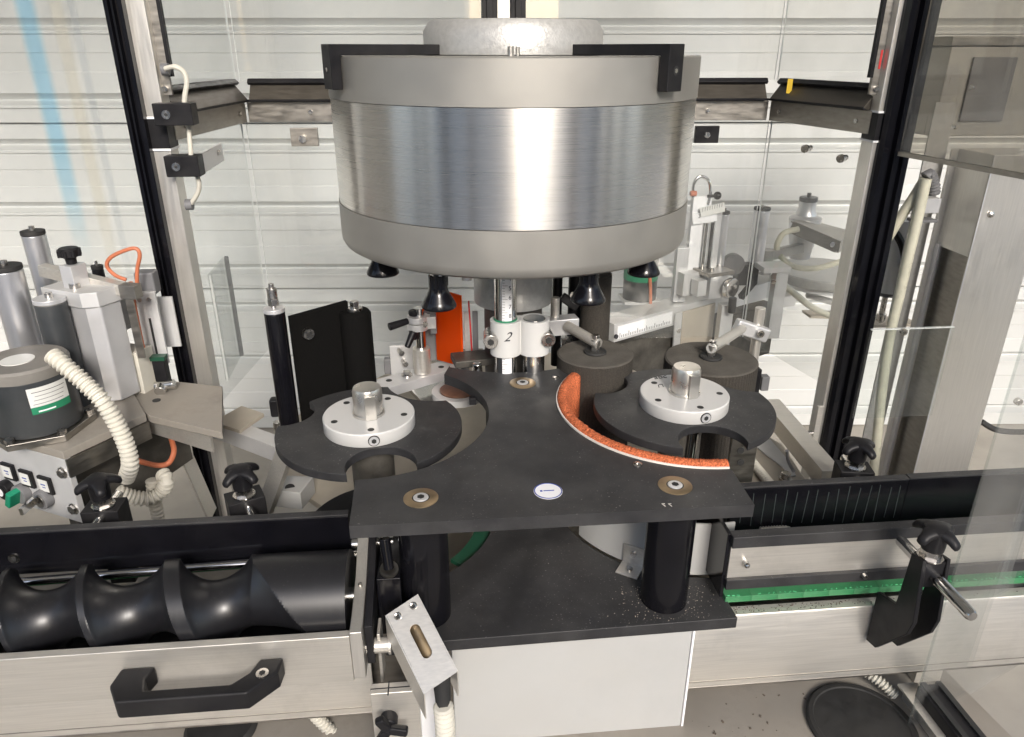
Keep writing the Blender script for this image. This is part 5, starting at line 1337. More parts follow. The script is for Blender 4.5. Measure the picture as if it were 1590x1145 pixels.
obj('post', MB().cyl((pc_.x, pc_.y, zm), (pc_.x, pc_.y, zt3), 0.0100, n=28), M['chrome'], t)
hc = Vector((pc_.x, pc_.y, zh_))
obj('clamp_head', MB().cyl(hc + Vector((-0.004, 0, -0.014)), hc + Vector((-0.004, 0, -0.001)), 0.021, n=32).cyl(hc + Vector((-0.004, 0, 0.001)), hc + Vector((-0.004, 0, 0.013)), 0.021, n=32).box(hc + Vector((0.016, 0, 0)), (0.03, 0.02, 0.024)), M['alu_plate'], t, bev=0.001)
l0 = hc + Vector((-0.022, -0.010, 0.006)); l1_ = aty(604, 508, pc_.y - 0.03)
obj('lever', MB().cyl(l0, l1_, 0.0062, 0.0078, n=16), M['black_edge'], t, bev=0.002)
l0 = hc + Vector((-0.012, -0.016, -0.014)); l1_ = aty(632, 540, pc_.y - 0.03)
obj('lever', MB().cyl(l0, l1_, 0.0078, 0.0055, n=16), M['black_edge'], t, bev=0.002)
obj('lever_hub', MB().cyl(hc + Vector((-0.012, -0.012, -0.030)), hc + Vector((-0.012, -0.012, -0.012)), 0.0095, n=20), M['black_edge'], t, bev=0.002)
obj('lever_hub', MB().cyl(hc + Vector((-0.010, 0, 0.0135)), hc + Vector((-0.010, 0, 0.024)), 0.011, n=20), M['black_edge'], t, bev=0.003)
obj('side_plate', MB().box(hc + Vector((0.026, 0.004, -0.004)), (0.012, 0.024, 0.038)), M['grey_plastic'], t, bev=0.001)
e = hc + Vector((0.010, -0.012, 0.0)); obj('head_screw', MB().cyl(e, e + Vector((0, -0.006, 0)), 0.006, n=16), M['bolt'], t)
# white angle plate left of the tripod clamp
t = thing('angle_plate', 'pale bracket plate with two bolts behind the left star wheel', 'bracket', aty(622, 578, 1.40))
x0, x1 = aty(606, 560, 1.42).x, aty(641, 560, 1.42).x
z0, z1 = aty(622, 584, 1.42).z, aty(622, 537, 1.42).z
obj('plate', MB().boxp((x0, 1.42, z0), (x1, 1.425, z1)), M['alu_plate'], t, bev=0.0008)
for px, py in ((620, 543), (626, 560)):
    e = aty(px, py, 1.42); obj('bolt', MB().cyl(e, e + Vector((0.006, -0.018, -0.002)), 0.0055, n=16), M['bolt'], t)
e = aty(602, 568, 1.43); obj('nut_block', MB().box(e, (0.014, 0.016, 0.034)), M['grey_plastic'], t, bev=0.002)
# glue roller dish left of guide plate
t = thing('glue_disc', 'flat brown disc with white rim under the guide plate edge', 'disc', atz(712, 606, 0.98))
q = atz(712, 607, 0.985)
obj('disc', MB().lathe(q, [(0, 0), (0.036, 0), (0.037, 0.003), (0.034, 0.005), (0, 0.005)], n=48), mat('brown disc', (0.20, 0.085, 0.045), 0.5, 0, var=0.25, scale=40, dust=0.2), t)
obj('rim', MB().lathe(q, [(0.0375, -0.012), (0.052, -0.012), (0.052, 0.001), (0.0375, 0.001), (0.0375, -0.012)], n=48), M['white_enamel'], t)
# white shiny tray plate behind the left star wheel
single('drip_plate', MB().prism([tuple(atz(px, py, 0.965)[:2]) for px, py in ((625, 592), (690, 575), (742, 592), (738, 622), (660, 628))], 0.955, 0.965), M['chrome'], 'shiny steel plate between left star wheel and guide plate', 'plate', bev=0.001)
e = atz(741, 640, 1.02)
single('small_clip', MB().box(aty(734, 622, 1.12), (0.012, 0.012, 0.012)), M['black_edge'], 'tiny black clip in the gap by the glue disc', 'clip', bev=0.001)
# black roller, pad plate and foam roller behind the left star wheel
t = roller('black_roller', 'slim glossy black roller with aluminium head, left of the black pad', 425, 478, 32, 690, 1.22, 'black_gloss', cap=False)
top = aty(425, 474, 1.22)
obj('head_bolt', MB().cyl(top, top + Vector((0, 0, 0.012)), 0.0095, n=6).cyl(top + Vector((0, 0, 0.012)), top + Vector((0, 0, 0.030)), 0.0085, n=16).cyl(top + Vector((0, 0, 0.03)), top + Vector((0, 0, 0.038)), 0.0045, n=12), M['bolt'], t, bev=0.0008)
t = thing('black_pad', 'flat matt black pad plate with one steel screw behind the left star wheel', 'pad', aty(500, 615, 1.28))
yA, yB = 1.25, 1.31
a0, a1 = aty(450, 493, yA), aty(540, 468, yB); b0, b1 = aty(466, 640, yA), aty(545, 600, yB)
zb5 = 0.95
ag = Vector((a1.x - a0.x, a1.y - a0.y, 0)).normalized()
obj('plate', MB().quad([(a0.x, a0.y, zb5), (a1.x, a1.y, zb5), (a1.x, a1.y, a1.z), (a0.x, a0.y, a0.z)], 0.010, dirn=(-ag.y, ag.x, 0)), M['black_foam'], t, bev=0.0008)
e = aty(478, 518, 1.262); nn = Vector((ag.y, -ag.x, 0))
so = obj('screw', MB().cyl(e + nn*-0.01, e + nn*0.006, 0.010, n=24), M['bolt'], t); obj('hex_socket', MB().cyl(e + nn*0.0055, e + nn*0.0066, 0.005, n=6), M['socket'], so)
t = thing('foam_roller', 'black foam roller with a steel screw at the right edge of the black pad', 'roller', aty(552, 600, 1.32))
top = aty(551, 482, 1.305)
obj('foam', MB().lathe((top.x, top.y, 0), [(0, 0.95), (0.029, 0.95), (0.029, top.z - 0.006), (0.025, top.z), (0, top.z)], n=40), M['black_foam'], t)
obj('head_screw', MB().cyl(top, top + Vector((0, 0, 0.006)), 0.014, n=24).cyl(top + Vector((0, 0, 0.006)), top + Vector((0, 0, 0.018)), 0.009, n=6), M['bolt'], t, bev=0.0008)
# post-foot oddments behind the roller
single('black_stop', MB().box(aty(427, 632, 1.25), (0.016, 0.02, 0.036)), M['black_edge'], 'small black stop block at the foot of the slim black roller', 'block', bev=0.004)
single('stop_pin', MB().cyl(atz(432, 668, 0.863), atz(432, 668, 0.863) + Vector((0, 0, 0.02)), 0.009, n=20), M['bolt'], 'short steel pin on the table beside the slim black roller', 'pin', bev=0.001)

# foam rollers on the right with their arms
def foam_roller(lab_, px, py, zt, r, arm_px, arm_end):
    q = atz(px, py, zt)
    t = thing('foam_roller', lab_, 'roller', (q.x, q.y, 0.90), 'brown foam press rollers')
    fm = MB(); n = 168
    ring0 = []; ring1 = []; ring2 = []
    for i in range(n):
        a = 2*math.pi*i/n; rj = r*(1 - (0.006 if i % 2 else 0.0))
        for lst, rr_, z in ((ring0, rj, 0.90), (ring1, rj, zt - 0.002), (ring2, rj - 0.003, zt)):
            lst.append(fm.bm.verts.new((q.x + rr_*math.cos(a), q.y + rr_*math.sin(a), z)))
    for A, B in ((ring0, ring1), (ring1, ring2)):
        for i in range(n): fm.bm.faces.new((A[i], A[(i+1) % n], B[(i+1) % n], B[i]))
    fm.bm.faces.new(ring0[::-1]); fm.bm.faces.new(ring2)
    obj('foam', fm, M['foam'], t, smooth=12)
    obj('centre_washer', MB().lathe(q, [(0, 0.0005), (0.020, 0.0005), (0.0205, 0.003), (0.0195, 0.0045), (0, 0.0045)], n=36), M['rubber'], t)
    e = q + Vector((0, 0, 0.0045)); obj('pivot_bolt', MB().cyl(e, e + Vector((0, 0, 0.010)), 0.0085, n=6).cyl(e + Vector((0, 0, 0.010)), e + Vector((0, 0, 0.022)), 0.009, n=24).cyl(e + Vector((0, 0, 0.022)), e + Vector((0, 0, 0.030)), 0.0065, n=20), M['bolt'], t, bev=0.0008)
    p0 = q + Vector((0, 0, 0.020)); p1 = arm_end
    obj('arm_rod', MB().cyl(p0 - (p1 - p0).normalized()*0.008, p1, 0.0098, n=24), M['steel'], t, bev=0.001)
    return q
q1 = foam_roller('squat brown foam roller behind the cork pad, arm reaching left', 924, 548, 1.095, 0.069, None, aty(880, 506, 1.27))
q2 = foam_roller('squat brown foam roller behind the right star wheel, arm reaching right', 1104, 556, 1.075, 0.085, None, aty(1152, 511, 1.44))
t = thing('tall_foam_roller', 'tall brown foam roller in front of the right labeller', 'roller', aty(926, 540, 1.33))
top = aty(927, 425, 1.33); r_ = 0.029
obj('foam', MB().lathe((top.x, top.y, 0), [(0, 0.95), (r_, 0.95), (r_, top.z), (0, top.z)], n=48), M['foam'], t, bev=0.001)
t = thing('arm_clamp', 'steel clamp block joining the left roller arm to its pivot', 'clamp', aty(870, 510, 1.28))
e = aty(872, 505, 1.285); obj('block', MB().box(e, (0.06, 0.03, 0.032), Matrix.Rotation(R(8), 3, 'Z')), M['alu'], t, bev=0.002)
e2 = aty(862, 480, 1.29); obj('pin', MB().cyl(Vector((e2.x, e2.y, e.z)), Vector((e2.x, e2.y, aty(862, 462, 1.29).z)), 0.0085, n=20), M['steel'], t, bev=0.001)
e3 = aty(880, 525, 1.28); obj('nut', MB().cyl(e3, e3 + Vector((0, 0, -0.016)), 0.012, n=6), M['bolt'], t)
t = thing('black_crank', 'black crank lever and slim black rods behind the left roller arm', 'lever', aty(880, 470, 1.36))
for px, w in ((865, 0.010), (894, 0.016)):
    e = aty(px, 470, 1.38); obj('rod', MB().cyl((e.x, e.y, 1.0), (e.x, e.y, 1.30), w, n=20), M['black_edge'], t)
obj('crank', MB().bar(aty(872, 460, 1.33), aty(897, 478, 1.33), 0.018, 0.010, up=(0, 1, 0)), M['black_edge'], t, bev=0.003)
e = aty(889, 458, 1.325); obj('crank_screw', MB().cyl(e, e - Vector((0, 0.006, 0)), 0.006, n=16), M['bolt'], t)
t = thing('arm_post', 'slim steel post with a forked clamp holding the right roller arm', 'post', aty(1180, 560, 1.46))
e = aty(1178, 500, 1.46); obj('post', MB().cyl((e.x, e.y, 0.92), (e.x, e.y, aty(1178, 478, 1.46).z), 0.011, n=24), M['steel_v'], t, bev=0.001)
obj('fork', MB().bar(aty(1145, 506, 1.45), aty(1188, 520, 1.45), 0.022, 0.032, ext=0.006), M['alu'], t, bev=0.005)
e = aty(1180, 518, 1.435); fs_ = obj('fork_bolt', MB().cyl(e, e - Vector((0, 0.006, 0)), 0.008, n=20), M['bolt'], t); obj('hex_socket', MB().cyl(e, e - Vector((0, 0.0066, 0)), 0.004, n=6), M['socket'], fs_)
single('black_strip', MB().bar(aty(1175, 572, 1.42), aty(1170, 608, 1.42), 0.018, 0.02, up=(0, 1, 0)), M['black_edge'], 'short black strip beside the right foam roller', 'strip', bev=0.002)
single('grey_stop', MB().box(aty(1186, 594, 1.43), (0.018, 0.02, 0.034)), M['grey_plastic'], 'small grey stop block beside the right foam roller', 'block', bev=0.002)
# details on the table at the right star wheel
t = thing('table_bracket', 'clear bracket with bolts between right star wheel and black rail', 'bracket', atz(1155, 730, 0.862))
c0 = atz(1160, 725, 0.867)
obj('plate', MB().box(aty(1152, 708, 1.02), (0.045, 0.008, 0.10)), M['steel_dark'], t, bev=0.001)
for px, py in ((1150, 700), (1150, 718)):
    e = aty(px, py, 1.015); obj('hole', MB().cyl(e, e - Vector((0, 0.0006, 0)), 0.006, n=16), M['socket'], t)
e = atz(1145, 735, 0.863); obj('nut', MB().cyl(e, e + Vector((0, 0, 0.016)), 0.011, n=6), M['bolt'], t, bev=0.001)
single('ribbed_hose', MB().tube([atz(1166, 715, 0.871), atz(1178, 730, 0.871), atz(1196, 752, 0.871)], 0.008, ribs=0.006, rib_amp=0.002), M['hose_white'], 'short ribbed hose on the table under the right star wheel', 'hose', smooth=22)
single('table_bolt', MB().cyl(atz(1219, 746, 0.863), atz(1219, 746, 0.863) + Vector((0, 0, 0.006)), 0.012, n=24).cyl(atz(1219, 746, 0.863) + Vector((0, 0, 0.006)), atz(1219, 746, 0.863) + Vector((0, 0, 0.016)), 0.009, n=20), M['bolt'], 'steel bolt head on the table before the right frame post', 'bolt', bev=0.001)
wc = MB().prism([tuple(atz(px, py, 0.8655)[:2]) for px, py in ((1170, 690), (1196, 682), (1222, 712), (1236, 738), (1228, 738), (1212, 722), (1190, 706))], 0.8625, 0.8655)
single('steel_scraper', wc, M['alu_plate'], 'curved pale scraper plate on the table near the right post', 'plate', bev=0.0006)
oc = [atz(1222, 700, 0.93), atz(1224, 716, 0.90), atz(1232, 732, 0.90)]
single('grey_cable', MB().tube(oc, 0.003), M['grey_plastic'], 'thin grey cable curling at the right frame foot', 'cable')
e = atz(1085, 745, 0.9)
single('guide_pin', MB().cyl(aty(1072, 718, 1.00), aty(1078, 672, 1.00), 0.0075, n=20), M['chrome'], 'bright round pin in the pocket of the right star wheel', 'pin')

# ================================================================== RIGHT LABELLER behind the panes
YR = 1.86
def px_r(wpx, p):
    return wpx*((p - Vector((0, 0, EYE))).dot(Vector((math.sin(R(YAW))*math.cos(R(PITCH)), math.cos(R(YAW))*math.cos(R(PITCH)), -math.sin(R(PITCH))))))/FPX
t = thing('labeller_rail', 'long pale aluminium rail with printed ruler on the right labeller', 'rail', aty(1040, 510, YR))
p, q = aty(940, 512, 1.75), aty(1200, 440, 2.05)
obj('rail', MB().bar(p, q, 0.07, 0.05), M['alu_plate'], t, bev=0.001)
d = (q - p).normalized(); s = Vector((d.y, -d.x, 0)).normalized(); s = s if s.y < 0 else -s
rl = obj('ruler', MB().bar(p + s*0.036 + d*0.01, p + s*0.036 + d*0.20, 0.0016, 0.034), M['sticker'], t)
tk = MB()
for k in range(30): c = p + s*0.0372 + d*(0.018 + 0.006*k); tk.bar(c + Vector((0, 0, -0.015)), c + Vector((0, 0, -0.008 if k % 5 else -0.002)), 0.0012, 0.0006, up=s)
obj('ruler_ticks', tk, M['ink'], rl, kind='stuff')
e = p + s*0.037 + d*0.004 + Vector((0, 0, -0.008)); obj('ruler_screw', MB().cyl(e, e + s*0.004, 0.006, n=14), M['ink'], rl)
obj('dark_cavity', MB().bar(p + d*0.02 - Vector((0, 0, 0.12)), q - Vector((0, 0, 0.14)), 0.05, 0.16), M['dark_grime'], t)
obj('skirt_plate', MB().bar(p + d*0.21 + s*0.04 - Vector((0, 0, 0.10)), p + d*0.235 + s*0.04 - Vector((0, 0, 0.10)), 0.004, 0.22), M['alu_plate'], t)
for dz in (0.04, 0.18):
    e = p + d*0.222 + s*0.043 - Vector((0, 0, dz)); obj('skirt_screw', MB().cyl(e, e + s*0.004, 0.006, n=14), M['bolt'], t)
obj('skirt_plate', MB().bar(p + d*0.235 + s*0.041 - Vector((0, 0, 0.09)), p + d*0.36 + s*0.041 - Vector((0, 0, 0.09)), 0.004, 0.20), M['table'], t)
t = thing('labeller_upright', 'white aluminium upright with a numbered ruler on the right labeller', 'upright', aty(1085, 430, YR))
x0, x1 = aty(1070, 380, YR).x, aty(1098, 380, YR).x
z0, z1 = aty(1080, 450, YR).z, aty(1080, 305, YR).z
obj('plate', MB().boxp((x0, YR, z0), (x1, YR + 0.02, z1)), M['sticker'], t, bev=0.001)
obj('side_plate', MB().boxp((aty(1049, 400, YR).x, YR - 0.012, z0 - 0.03), (x0 - 0.001, YR + 0.012, aty(1050, 384, YR).z)), M['alu'], t, bev=0.001)
c = aty(1106, 326, YR - 0.012); rl = obj('ruler', MB().box(c, (0.064, 0.003, 0.024), Matrix.Rotation(R(-12), 3, 'Y')), M['label_white'], t)
for k in range(9): obj('ruler_tick', MB().box(c + Vector((-0.026 + 0.0062*k, -0.002, 0.001 + 0.0014*k)), (0.001, 0.0006, 0.010)), M['ink'], rl)
obj('cross_plate', MB().box(aty(1094, 338, YR - 0.006), (0.065, 0.004, 0.028), Matrix.Rotation(R(-8), 3, 'Y')), M['sticker'], t)
text('plate_digit', '3', 0.016, frame(aty(1086, 336, YR - 0.009), (1, 0, 0.1), (0, 0, 1)), M['ink'], t)
for px, w in ((1094, 0.005), (1103, 0.004)):
    e = aty(px, 380, YR - 0.01); obj('guide_rod', MB().cyl((e.x, e.y, aty(px, 420, YR).z), (e.x, e.y, aty(px, 345, YR).z), w, n=16), M['chrome'] if w > 0.0045 else M['black_edge'], t)
obj('side_strip', MB().boxp((aty(1107, 380, YR).x, YR, aty(1107, 422, YR).z), (aty(1116, 380, YR).x, YR + 0.02, aty(1110, 325, YR).z)), M['alu'], t)
hp = [aty(1076, 306, YR), aty(1077, 287, YR), aty(1084, 276, YR), aty(1092, 275, YR), aty(1101, 282, YR), aty(1103, 300, YR), aty(1099, 318, YR)]
obj('hoop_handle', MB().tube(hp, 0.0042), M['chrome'], t)
obj('copper_ring', MB().cyl(aty(1072, 301, YR - 0.01), aty(1081, 301, YR - 0.01), 0.007, n=20), M['orange_wire'], t)
e = aty(1114, 304, YR - 0.005); bl = MB(); bmesh.ops.create_uvsphere(bl.bm, u_segments=20, v_segments=12, radius=0.0105, matrix=Matrix.Translation(e)); bl.cyl(aty(1098, 305, YR), e, 0.004, n=12)
obj('ball_knob', bl, M['black_gloss'], t)
roller('guide_roller', 'slim aluminium roller right beside the ruler upright', 1126, 328, 15, 420, YR + 0.03, 'alu_roll')
roller('guide_roller', 'aluminium roller standing behind the right pane seam', 1184, 322, 25, 420, YR + 0.10, 'alu_roll')
t = thing('slide_block', 'grey slide block with round handwheel and black crank on the right labeller', 'slide', aty(1115, 460, YR))
c = aty(1108, 440, YR - 0.02); obj('block', MB().box(c, (0.062, 0.05, 0.070), Matrix.Rotation(R(18), 3, 'Z')), M['alu'], t, bev=0.001)
c2 = aty(1068, 438, YR - 0.01); obj('pale_block', MB().box(c2, (0.06, 0.045, 0.062), Matrix.Rotation(R(18), 3, 'Z')), M['alu_plate'], t, bev=0.001)
obj('step_block', MB().box(aty(1085, 446, YR - 0.05), (0.028, 0.03, 0.042), Matrix.Rotation(R(18), 3, 'Z')), M['alu_plate'], t, bev=0.001)
c3 = aty(1108, 421, YR - 0.02); obj('cap_plate', MB().box(c3, (0.085, 0.07, 0.010), Matrix.Rotation(R(18), 3, 'Z')), M['steel_dark'], t, bev=0.001)
e = c3 + Vector((-0.01, -0.01, 0.005)); obj('cap_bolt', MB().cyl(e, e + Vector((0, 0, 0.008)), 0.007, n=16), M['bolt'], t)
wv = Vector((0.55, -0.83, 0)).normalized(); e = aty(1131, 447, YR - 0.045)
hw = obj('handwheel', MB().cyl(e, e + wv*0.014, 0.028, n=40), M['chrome'], t, bev=0.002)
f = e + wv*0.0142 + Vector((0.004, 0, 0.006)); obj('wheel_screw', MB().cyl(f, f + wv*0.004, 0.0055, n=16), M['bolt'], hw)
obj('crank_grip', MB().cyl(aty(1138, 462, YR - 0.08), aty(1136, 486, YR - 0.08), 0.0105, n=20), M['black_edge'], t, bev=0.003)
obj('rack', MB().bar(aty(1150, 462, YR - 0.06), aty(1172, 436, YR - 0.03), 0.014, 0.014), M['black_edge'], t)
obj('lower_leg', MB().boxp((aty(1112, 500, YR - 0.03).x, YR - 0.06, aty(1112, 535, YR - 0.03).z), (aty(1130, 500, YR - 0.03).x, YR - 0.03, aty(1112, 470, YR - 0.03).z)), M['alu_plate'], t)
t = thing('gear_disc', 'grey half disc with dark drive behind the handwheel', 'disc', aty(1140, 425, YR + 0.05))
e = aty(1140, 412, YR + 0.04); obj('disc', MB().cyl(e, e + Vector((0, 0.02, 0)), 0.030, n=40), M['grey_plastic'], t)
obj('drive', MB().box(aty(1158, 425, YR + 0.08), (0.06, 0.04, 0.06)), M['black_edge'], t, bev=0.004)
t = thing('clear_hood', 'clear square hood with white end block behind the right pane seam', 'hood', aty(1196, 500, YR + 0.02))
xx = [aty(px, 470, YR).x for px in (1182, 1196, 1212)]
obj('sheet', MB().boxp((xx[0], YR - 0.03, aty(1190, 540, YR).z), (xx[1], YR - 0.025, aty(1190, 420, YR).z)), M['window'], t)
eb = obj('end_block', MB().boxp((xx[1] - 0.008, YR - 0.03, aty(1200, 520, YR).z), (xx[2] - 0.004, YR, aty(1200, 420, YR).z)), M['alu_plate'], t, bev=0.001)
e = aty(1201, 438, YR - 0.03); obj('hood_screw', MB().cyl(e, e - Vector((0, 0.004, 0)), 0.006, n=16), M['bolt'], t)
obj('cap', MB().boxp((xx[0] - 0.02, YR - 0.032, aty(1190, 420, YR).z + 0.001), (xx[2], YR + 0.03, aty(1190, 411, YR).z)), M['alu_plate'], t, bev=0.001)
t = thing('black_motor', 'black motor with green label under the right rim of the drum', 'motor', aty(995, 470, YR + 0.05))
e = aty(994, 440, YR + 0.05); obj('motor_body', MB().cyl((e.x, e.y, aty(994, 462, YR + 0.05).z), (e.x, e.y, aty(994, 380, YR + 0.05).z), px_r(26, e), n=36), M['motor'], t)
obj('motor_label', MB().cyl((e.x, e.y, aty(994, 432, YR + 0.05).z), (e.x, e.y, aty(994, 412, YR + 0.05).z), px_r(26, e) + 0.0008, n=36), M['label_green'], t)
obj('motor_foot', MB().box(Vector((e.x, e.y, aty(994, 464, YR + 0.05).z)), (0.10, 0.08, 0.008)), M['alu_plate'], t)
single('orange_cable', MB().tube([aty(1009, 428, YR), aty(1010, 450, YR), aty(1010, 478, YR)], 0.0045), M['orange_wire'], 'upright orange cable entering the right labeller rail', 'cable')
single('orange_cable', MB().tube([aty(1003, 508, 1.82), aty(1000, 520, 1.82), aty(990, 526, 1.82), aty(978, 529, 1.82)], 0.005), M['orange_wire'], 'orange cable bend under the ruler of the right labeller', 'cable')
# far right: roll head, arms, discs, hoses
YQ = 2.15
t = thing('label_spindle', 'flared aluminium spindle with dark top behind the right pane', 'spindle', aty(1255, 345, YQ))
top = aty(1256, 306, YQ); w = px_r(13, top)
obj('spindle', MB().lathe((top.x, top.y, 0), [(0, aty(1256, 400, YQ).z), (w*1.2, aty(1256, 400, YQ).z), (w*1.9, aty(1256, 338, YQ).z), (w*1.25, aty(1256, 334, YQ).z), (w, aty(1256, 325, YQ).z), (w, aty(1256, 313, YQ).z), (0, aty(1256, 313, YQ).z)], n=40), M['alu'], t)
obj('top_disc', MB().cyl((top.x, top.y, aty(1256, 313, YQ).z + 0.0003), (top.x, top.y, top.z), w*1.06, n=36).cyl((top.x, top.y, top.z), (top.x, top.y, top.z + 0.012), w*0.25, n=12), M['grey_plastic'], t, bev=0.001)
t = thing('roll_support', 'dull steel roll arm with two screws behind the right pane', 'arm', aty(1270, 390, YQ - 0.1))
p, q = aty(1228, 352, YQ - 0.12), aty(1302, 384, YQ - 0.20)
obj('front_bar', MB().bar(p, q, 0.006, 0.036), M['steel_dark'], t, bev=0.001)
obj('top_web', MB().quad([p + Vector((0, 0.004, 0.016)), q + Vector((0, 0.004, 0.016)), aty(1325, 360, YQ), aty(1255, 341, YQ + 0.02)], 0.004), M['steel_dark'], t)
obj('side_web', MB().bar(q + Vector((0.002, 0.004, 0)), aty(1326, 372, YQ - 0.06), 0.006, 0.034), M['steel_dark'], t)
for f in (0.1, 0.85):
    e = p.lerp(q, f) + Vector((0, -0.004, 0)); obj('arm_screw', MB().cyl(e, e - Vector((0, 0.004, 0)), 0.008, n=18), M['bolt'], t)
t = thing('roll_plate', 'big round grey roll plate seen through the right pane', 'roll plate', aty(1275, 440, YQ))
c = aty(1278, 424, YQ + 0.05); obj('plate', MB().lathe((c.x, c.y, 0), [(0, c.z - 0.02), (0.145, c.z - 0.02), (0.15, c.z - 0.012), (0.15, c.z + 0.008), (0.146, c.z + 0.012), (0, c.z + 0.012)], n=72), M['cast_grey'], t)
obj('underside', MB().lathe((c.x, c.y, 0), [(0, c.z - 0.035), (0.135, c.z - 0.035), (0.135, c.z - 0.0205), (0, c.z - 0.0205)], n=60), M['alu_plate'], t)
t = thing('swing_arm', 'grey swing arm lying left of the round roll plate', 'arm', aty(1205, 400, YQ - 0.1))
obj('arm', MB().bar(aty(1188, 398, YQ - 0.12), aty(1248, 384, YQ - 0.02), 0.02, 0.03), M['cast_grey'], t, bev=0.003)
obj('hub', MB().cyl((aty(1190, 400, YQ - 0.12).x, YQ - 0.12, aty(1190, 425, YQ - 0.12).z), (aty(1190, 400, YQ - 0.12).x, YQ - 0.12, aty(1190, 388, YQ - 0.12).z), 0.02, n=28), M['cast_grey'], t)
yt = YQ - 0.15
hs = MB().tube([aty(1240, 356, yt), aty(1218, 362, yt), aty(1208, 376, yt), aty(1206, 388, yt)], 0.0085)
single('clear_hose', hs, M['hose_clear'], 'short pale hose bend left of the roll arm', 'hose')
single('clear_hose', MB().tube([aty(1212, 398, yt), aty(1232, 414, yt), aty(1265, 417, yt), aty(1300, 408, yt), aty(1330, 396, yt)], 0.0085), M['hose_clear'], 'pale hose sagging over the round roll plate', 'hose')
single('clear_hose', MB().tube([aty(1200, 428, yt), aty(1232, 455, yt), aty(1262, 478, yt), aty(1300, 494, yt), aty(1340, 500, yt)], 0.0095), M['hose_clear'], 'pale hose running down right from the clear hood', 'hose')
t = thing('junction_box', 'small grey junction box under the round roll plate', 'box', aty(1215, 475, YQ))
obj('box', MB().box(aty(1216, 465, YQ), (0.06, 0.05, 0.035), Matrix.Rotation(R(12), 3, 'Z')), M['alu_plate'], t, bev=0.002)
t = thing('flat_arm', 'flat grey arm reaching right below the pale hoses', 'arm', aty(1300, 470, YQ))
obj('arm', MB().bar(aty(1252, 458, YQ), aty(1330, 480, YQ - 0.05), 0.03, 0.014), M['cast_grey'], t, bev=0.001)
obj('brown_plate', MB().bar(aty(1252, 488, YQ), aty(1330, 490, YQ), 0.06, 0.008), M['table'], t)

# ================================================================== RIGHT STEEL COLUMN, CABINET, HOSES, DOOR PANE
YK = 1.36
ka, kb2 = aty(1506, 395, YK), aty(1600, 395, YK)
t = thing('steel_column', 'wide stainless column with an open dark channel at the right', 'column', (ka.x + 0.06, YK, 0.0))
zc0, zc1 = 0.02, 1.412
yk2 = YK + 0.105
obj('front_plate', MB().boxp((ka.x, YK, zc0), (kb2.x, YK + 0.004, zc1)), M['steel_v'], t, bev=0.001)
obj('back_plate', MB().boxp((ka.x - 0.015, yk2, zc0), (kb2.x, yk2 + 0.004, zc1)), M['steel_v'], t)
zch = aty(1506, 400, YK).z
obj('side_plate', MB().boxp((ka.x, YK + 0.0042, zch), (ka.x + 0.004, yk2, zc1)), M['steel_v'], t)
obj('channel_wall', MB().boxp((ka.x + 0.014, YK + 0.0042, zc0), (ka.x + 0.018, yk2, zch)), M['steel_dark'], t)
obj('channel_top', MB().boxp((ka.x + 0.0042, YK + 0.0042, zch + 0.0005), (ka.x + 0.0178, yk2, zch + 0.004)), M['steel_v'], t)
obj('edge_lip', MB().boxp((ka.x - 0.004, yk2 - 0.012, zc0), (ka.x + 0.002, yk2, zch + 0.004)), M['alu'], t)
obj('front_lip', MB().boxp((ka.x - 0.0012, YK - 0.001, zc0), (ka.x + 0.0012, YK - 0.0002, zc1)), M['alu'], t)
e = aty(1538, 333, YK); obj('column_bolt', MB().lathe(None, [(0.007, 0), (0.006, 0.004), (0.003, 0.006), (0, 0.0065)], n=20, M=frame(e, (1, 0, 0), (0, 0, 1))), M['bolt'], t)
# pane between right post and column, with a grey backing strip behind
xg0, xg1 = aty(1365, 640, yk2 + 0.02).x, ka.x - 0.006
single('grey_backing', MB().boxp((xg0 - 0.02, yk2 + 0.03, 0.30), (xg1, yk2 + 0.034, 1.50)), M['cast_grey'], 'tall grey sheet strip behind the left edge of the steel column', 'sheet')
t = thing('acrylic_screen', 'small clear pane with a bright top edge left of the steel column', 'pane', (0.9, 1.35, 0.9))
zt6 = aty(1360, 512, 1.35).z
x0, x1 = aty(1352, 520, 1.345).x, ka.x - 0.004
obj('sheet', MB().boxp((x0, 1.345, 0.86), (x1, 1.350, zt6)), M['window'], t)
obj('sawn_edge', MB().boxp((x0, 1.3445, zt6 + 0.0002), (x1, 1.3505, zt6 + 0.0022)), M['acrylic_edge'], t)
e = aty(1402, 515, 1.343); obj('pane_screw', MB().cyl(e, e - Vector((0, 0.006, 0)), 0.007, n=18), M['bolt'], t)
# hanging stainless cabinet
t = thing('hazy_screen', 'dusty smoke tinted screen above the steel column in the upper right', 'screen', (0.9, 1.3, 1.42))
zb7 = 1.42
g0, g1 = atz(1396, 235, zb7), atz(1640, 279, zb7)
gd = (g1 - g0); gd.z = 0; gd.normalize(); gn = Vector((-gd.y, gd.x, 0)); gn = gn if gn.x > 0 else -gn
c0 = g0 + gd*0.004; c1 = g1 + gd*0.15
zc_ = (zb7 + 2.4)/2
obj('sheet', MB().bar(Vector((c0.x, c0.y, zc_)), Vector((c1.x, c1.y, zc_)), 0.004, 2.4 - zb7), M['smoke'], t)
obj('base_lip', MB().bar(Vector((c0.x, c0.y, zb7 - 0.004)), Vector((c1.x, c1.y, zb7 - 0.004)), 0.010, 0.008), M['steel_dark'], t)
for px, py in ((1512, 136), (1484, 198)):
    r_ = _ray(px, py); o_ = Vector((0, 0, EYE)); e = o_ + r_*((c0 - o_).dot(gn)/r_.dot(gn)) - gn*0.002
    obj('screen_screw', MB().cyl(e, e - gn*0.004, 0.0035, n=14), M['bolt'], t)
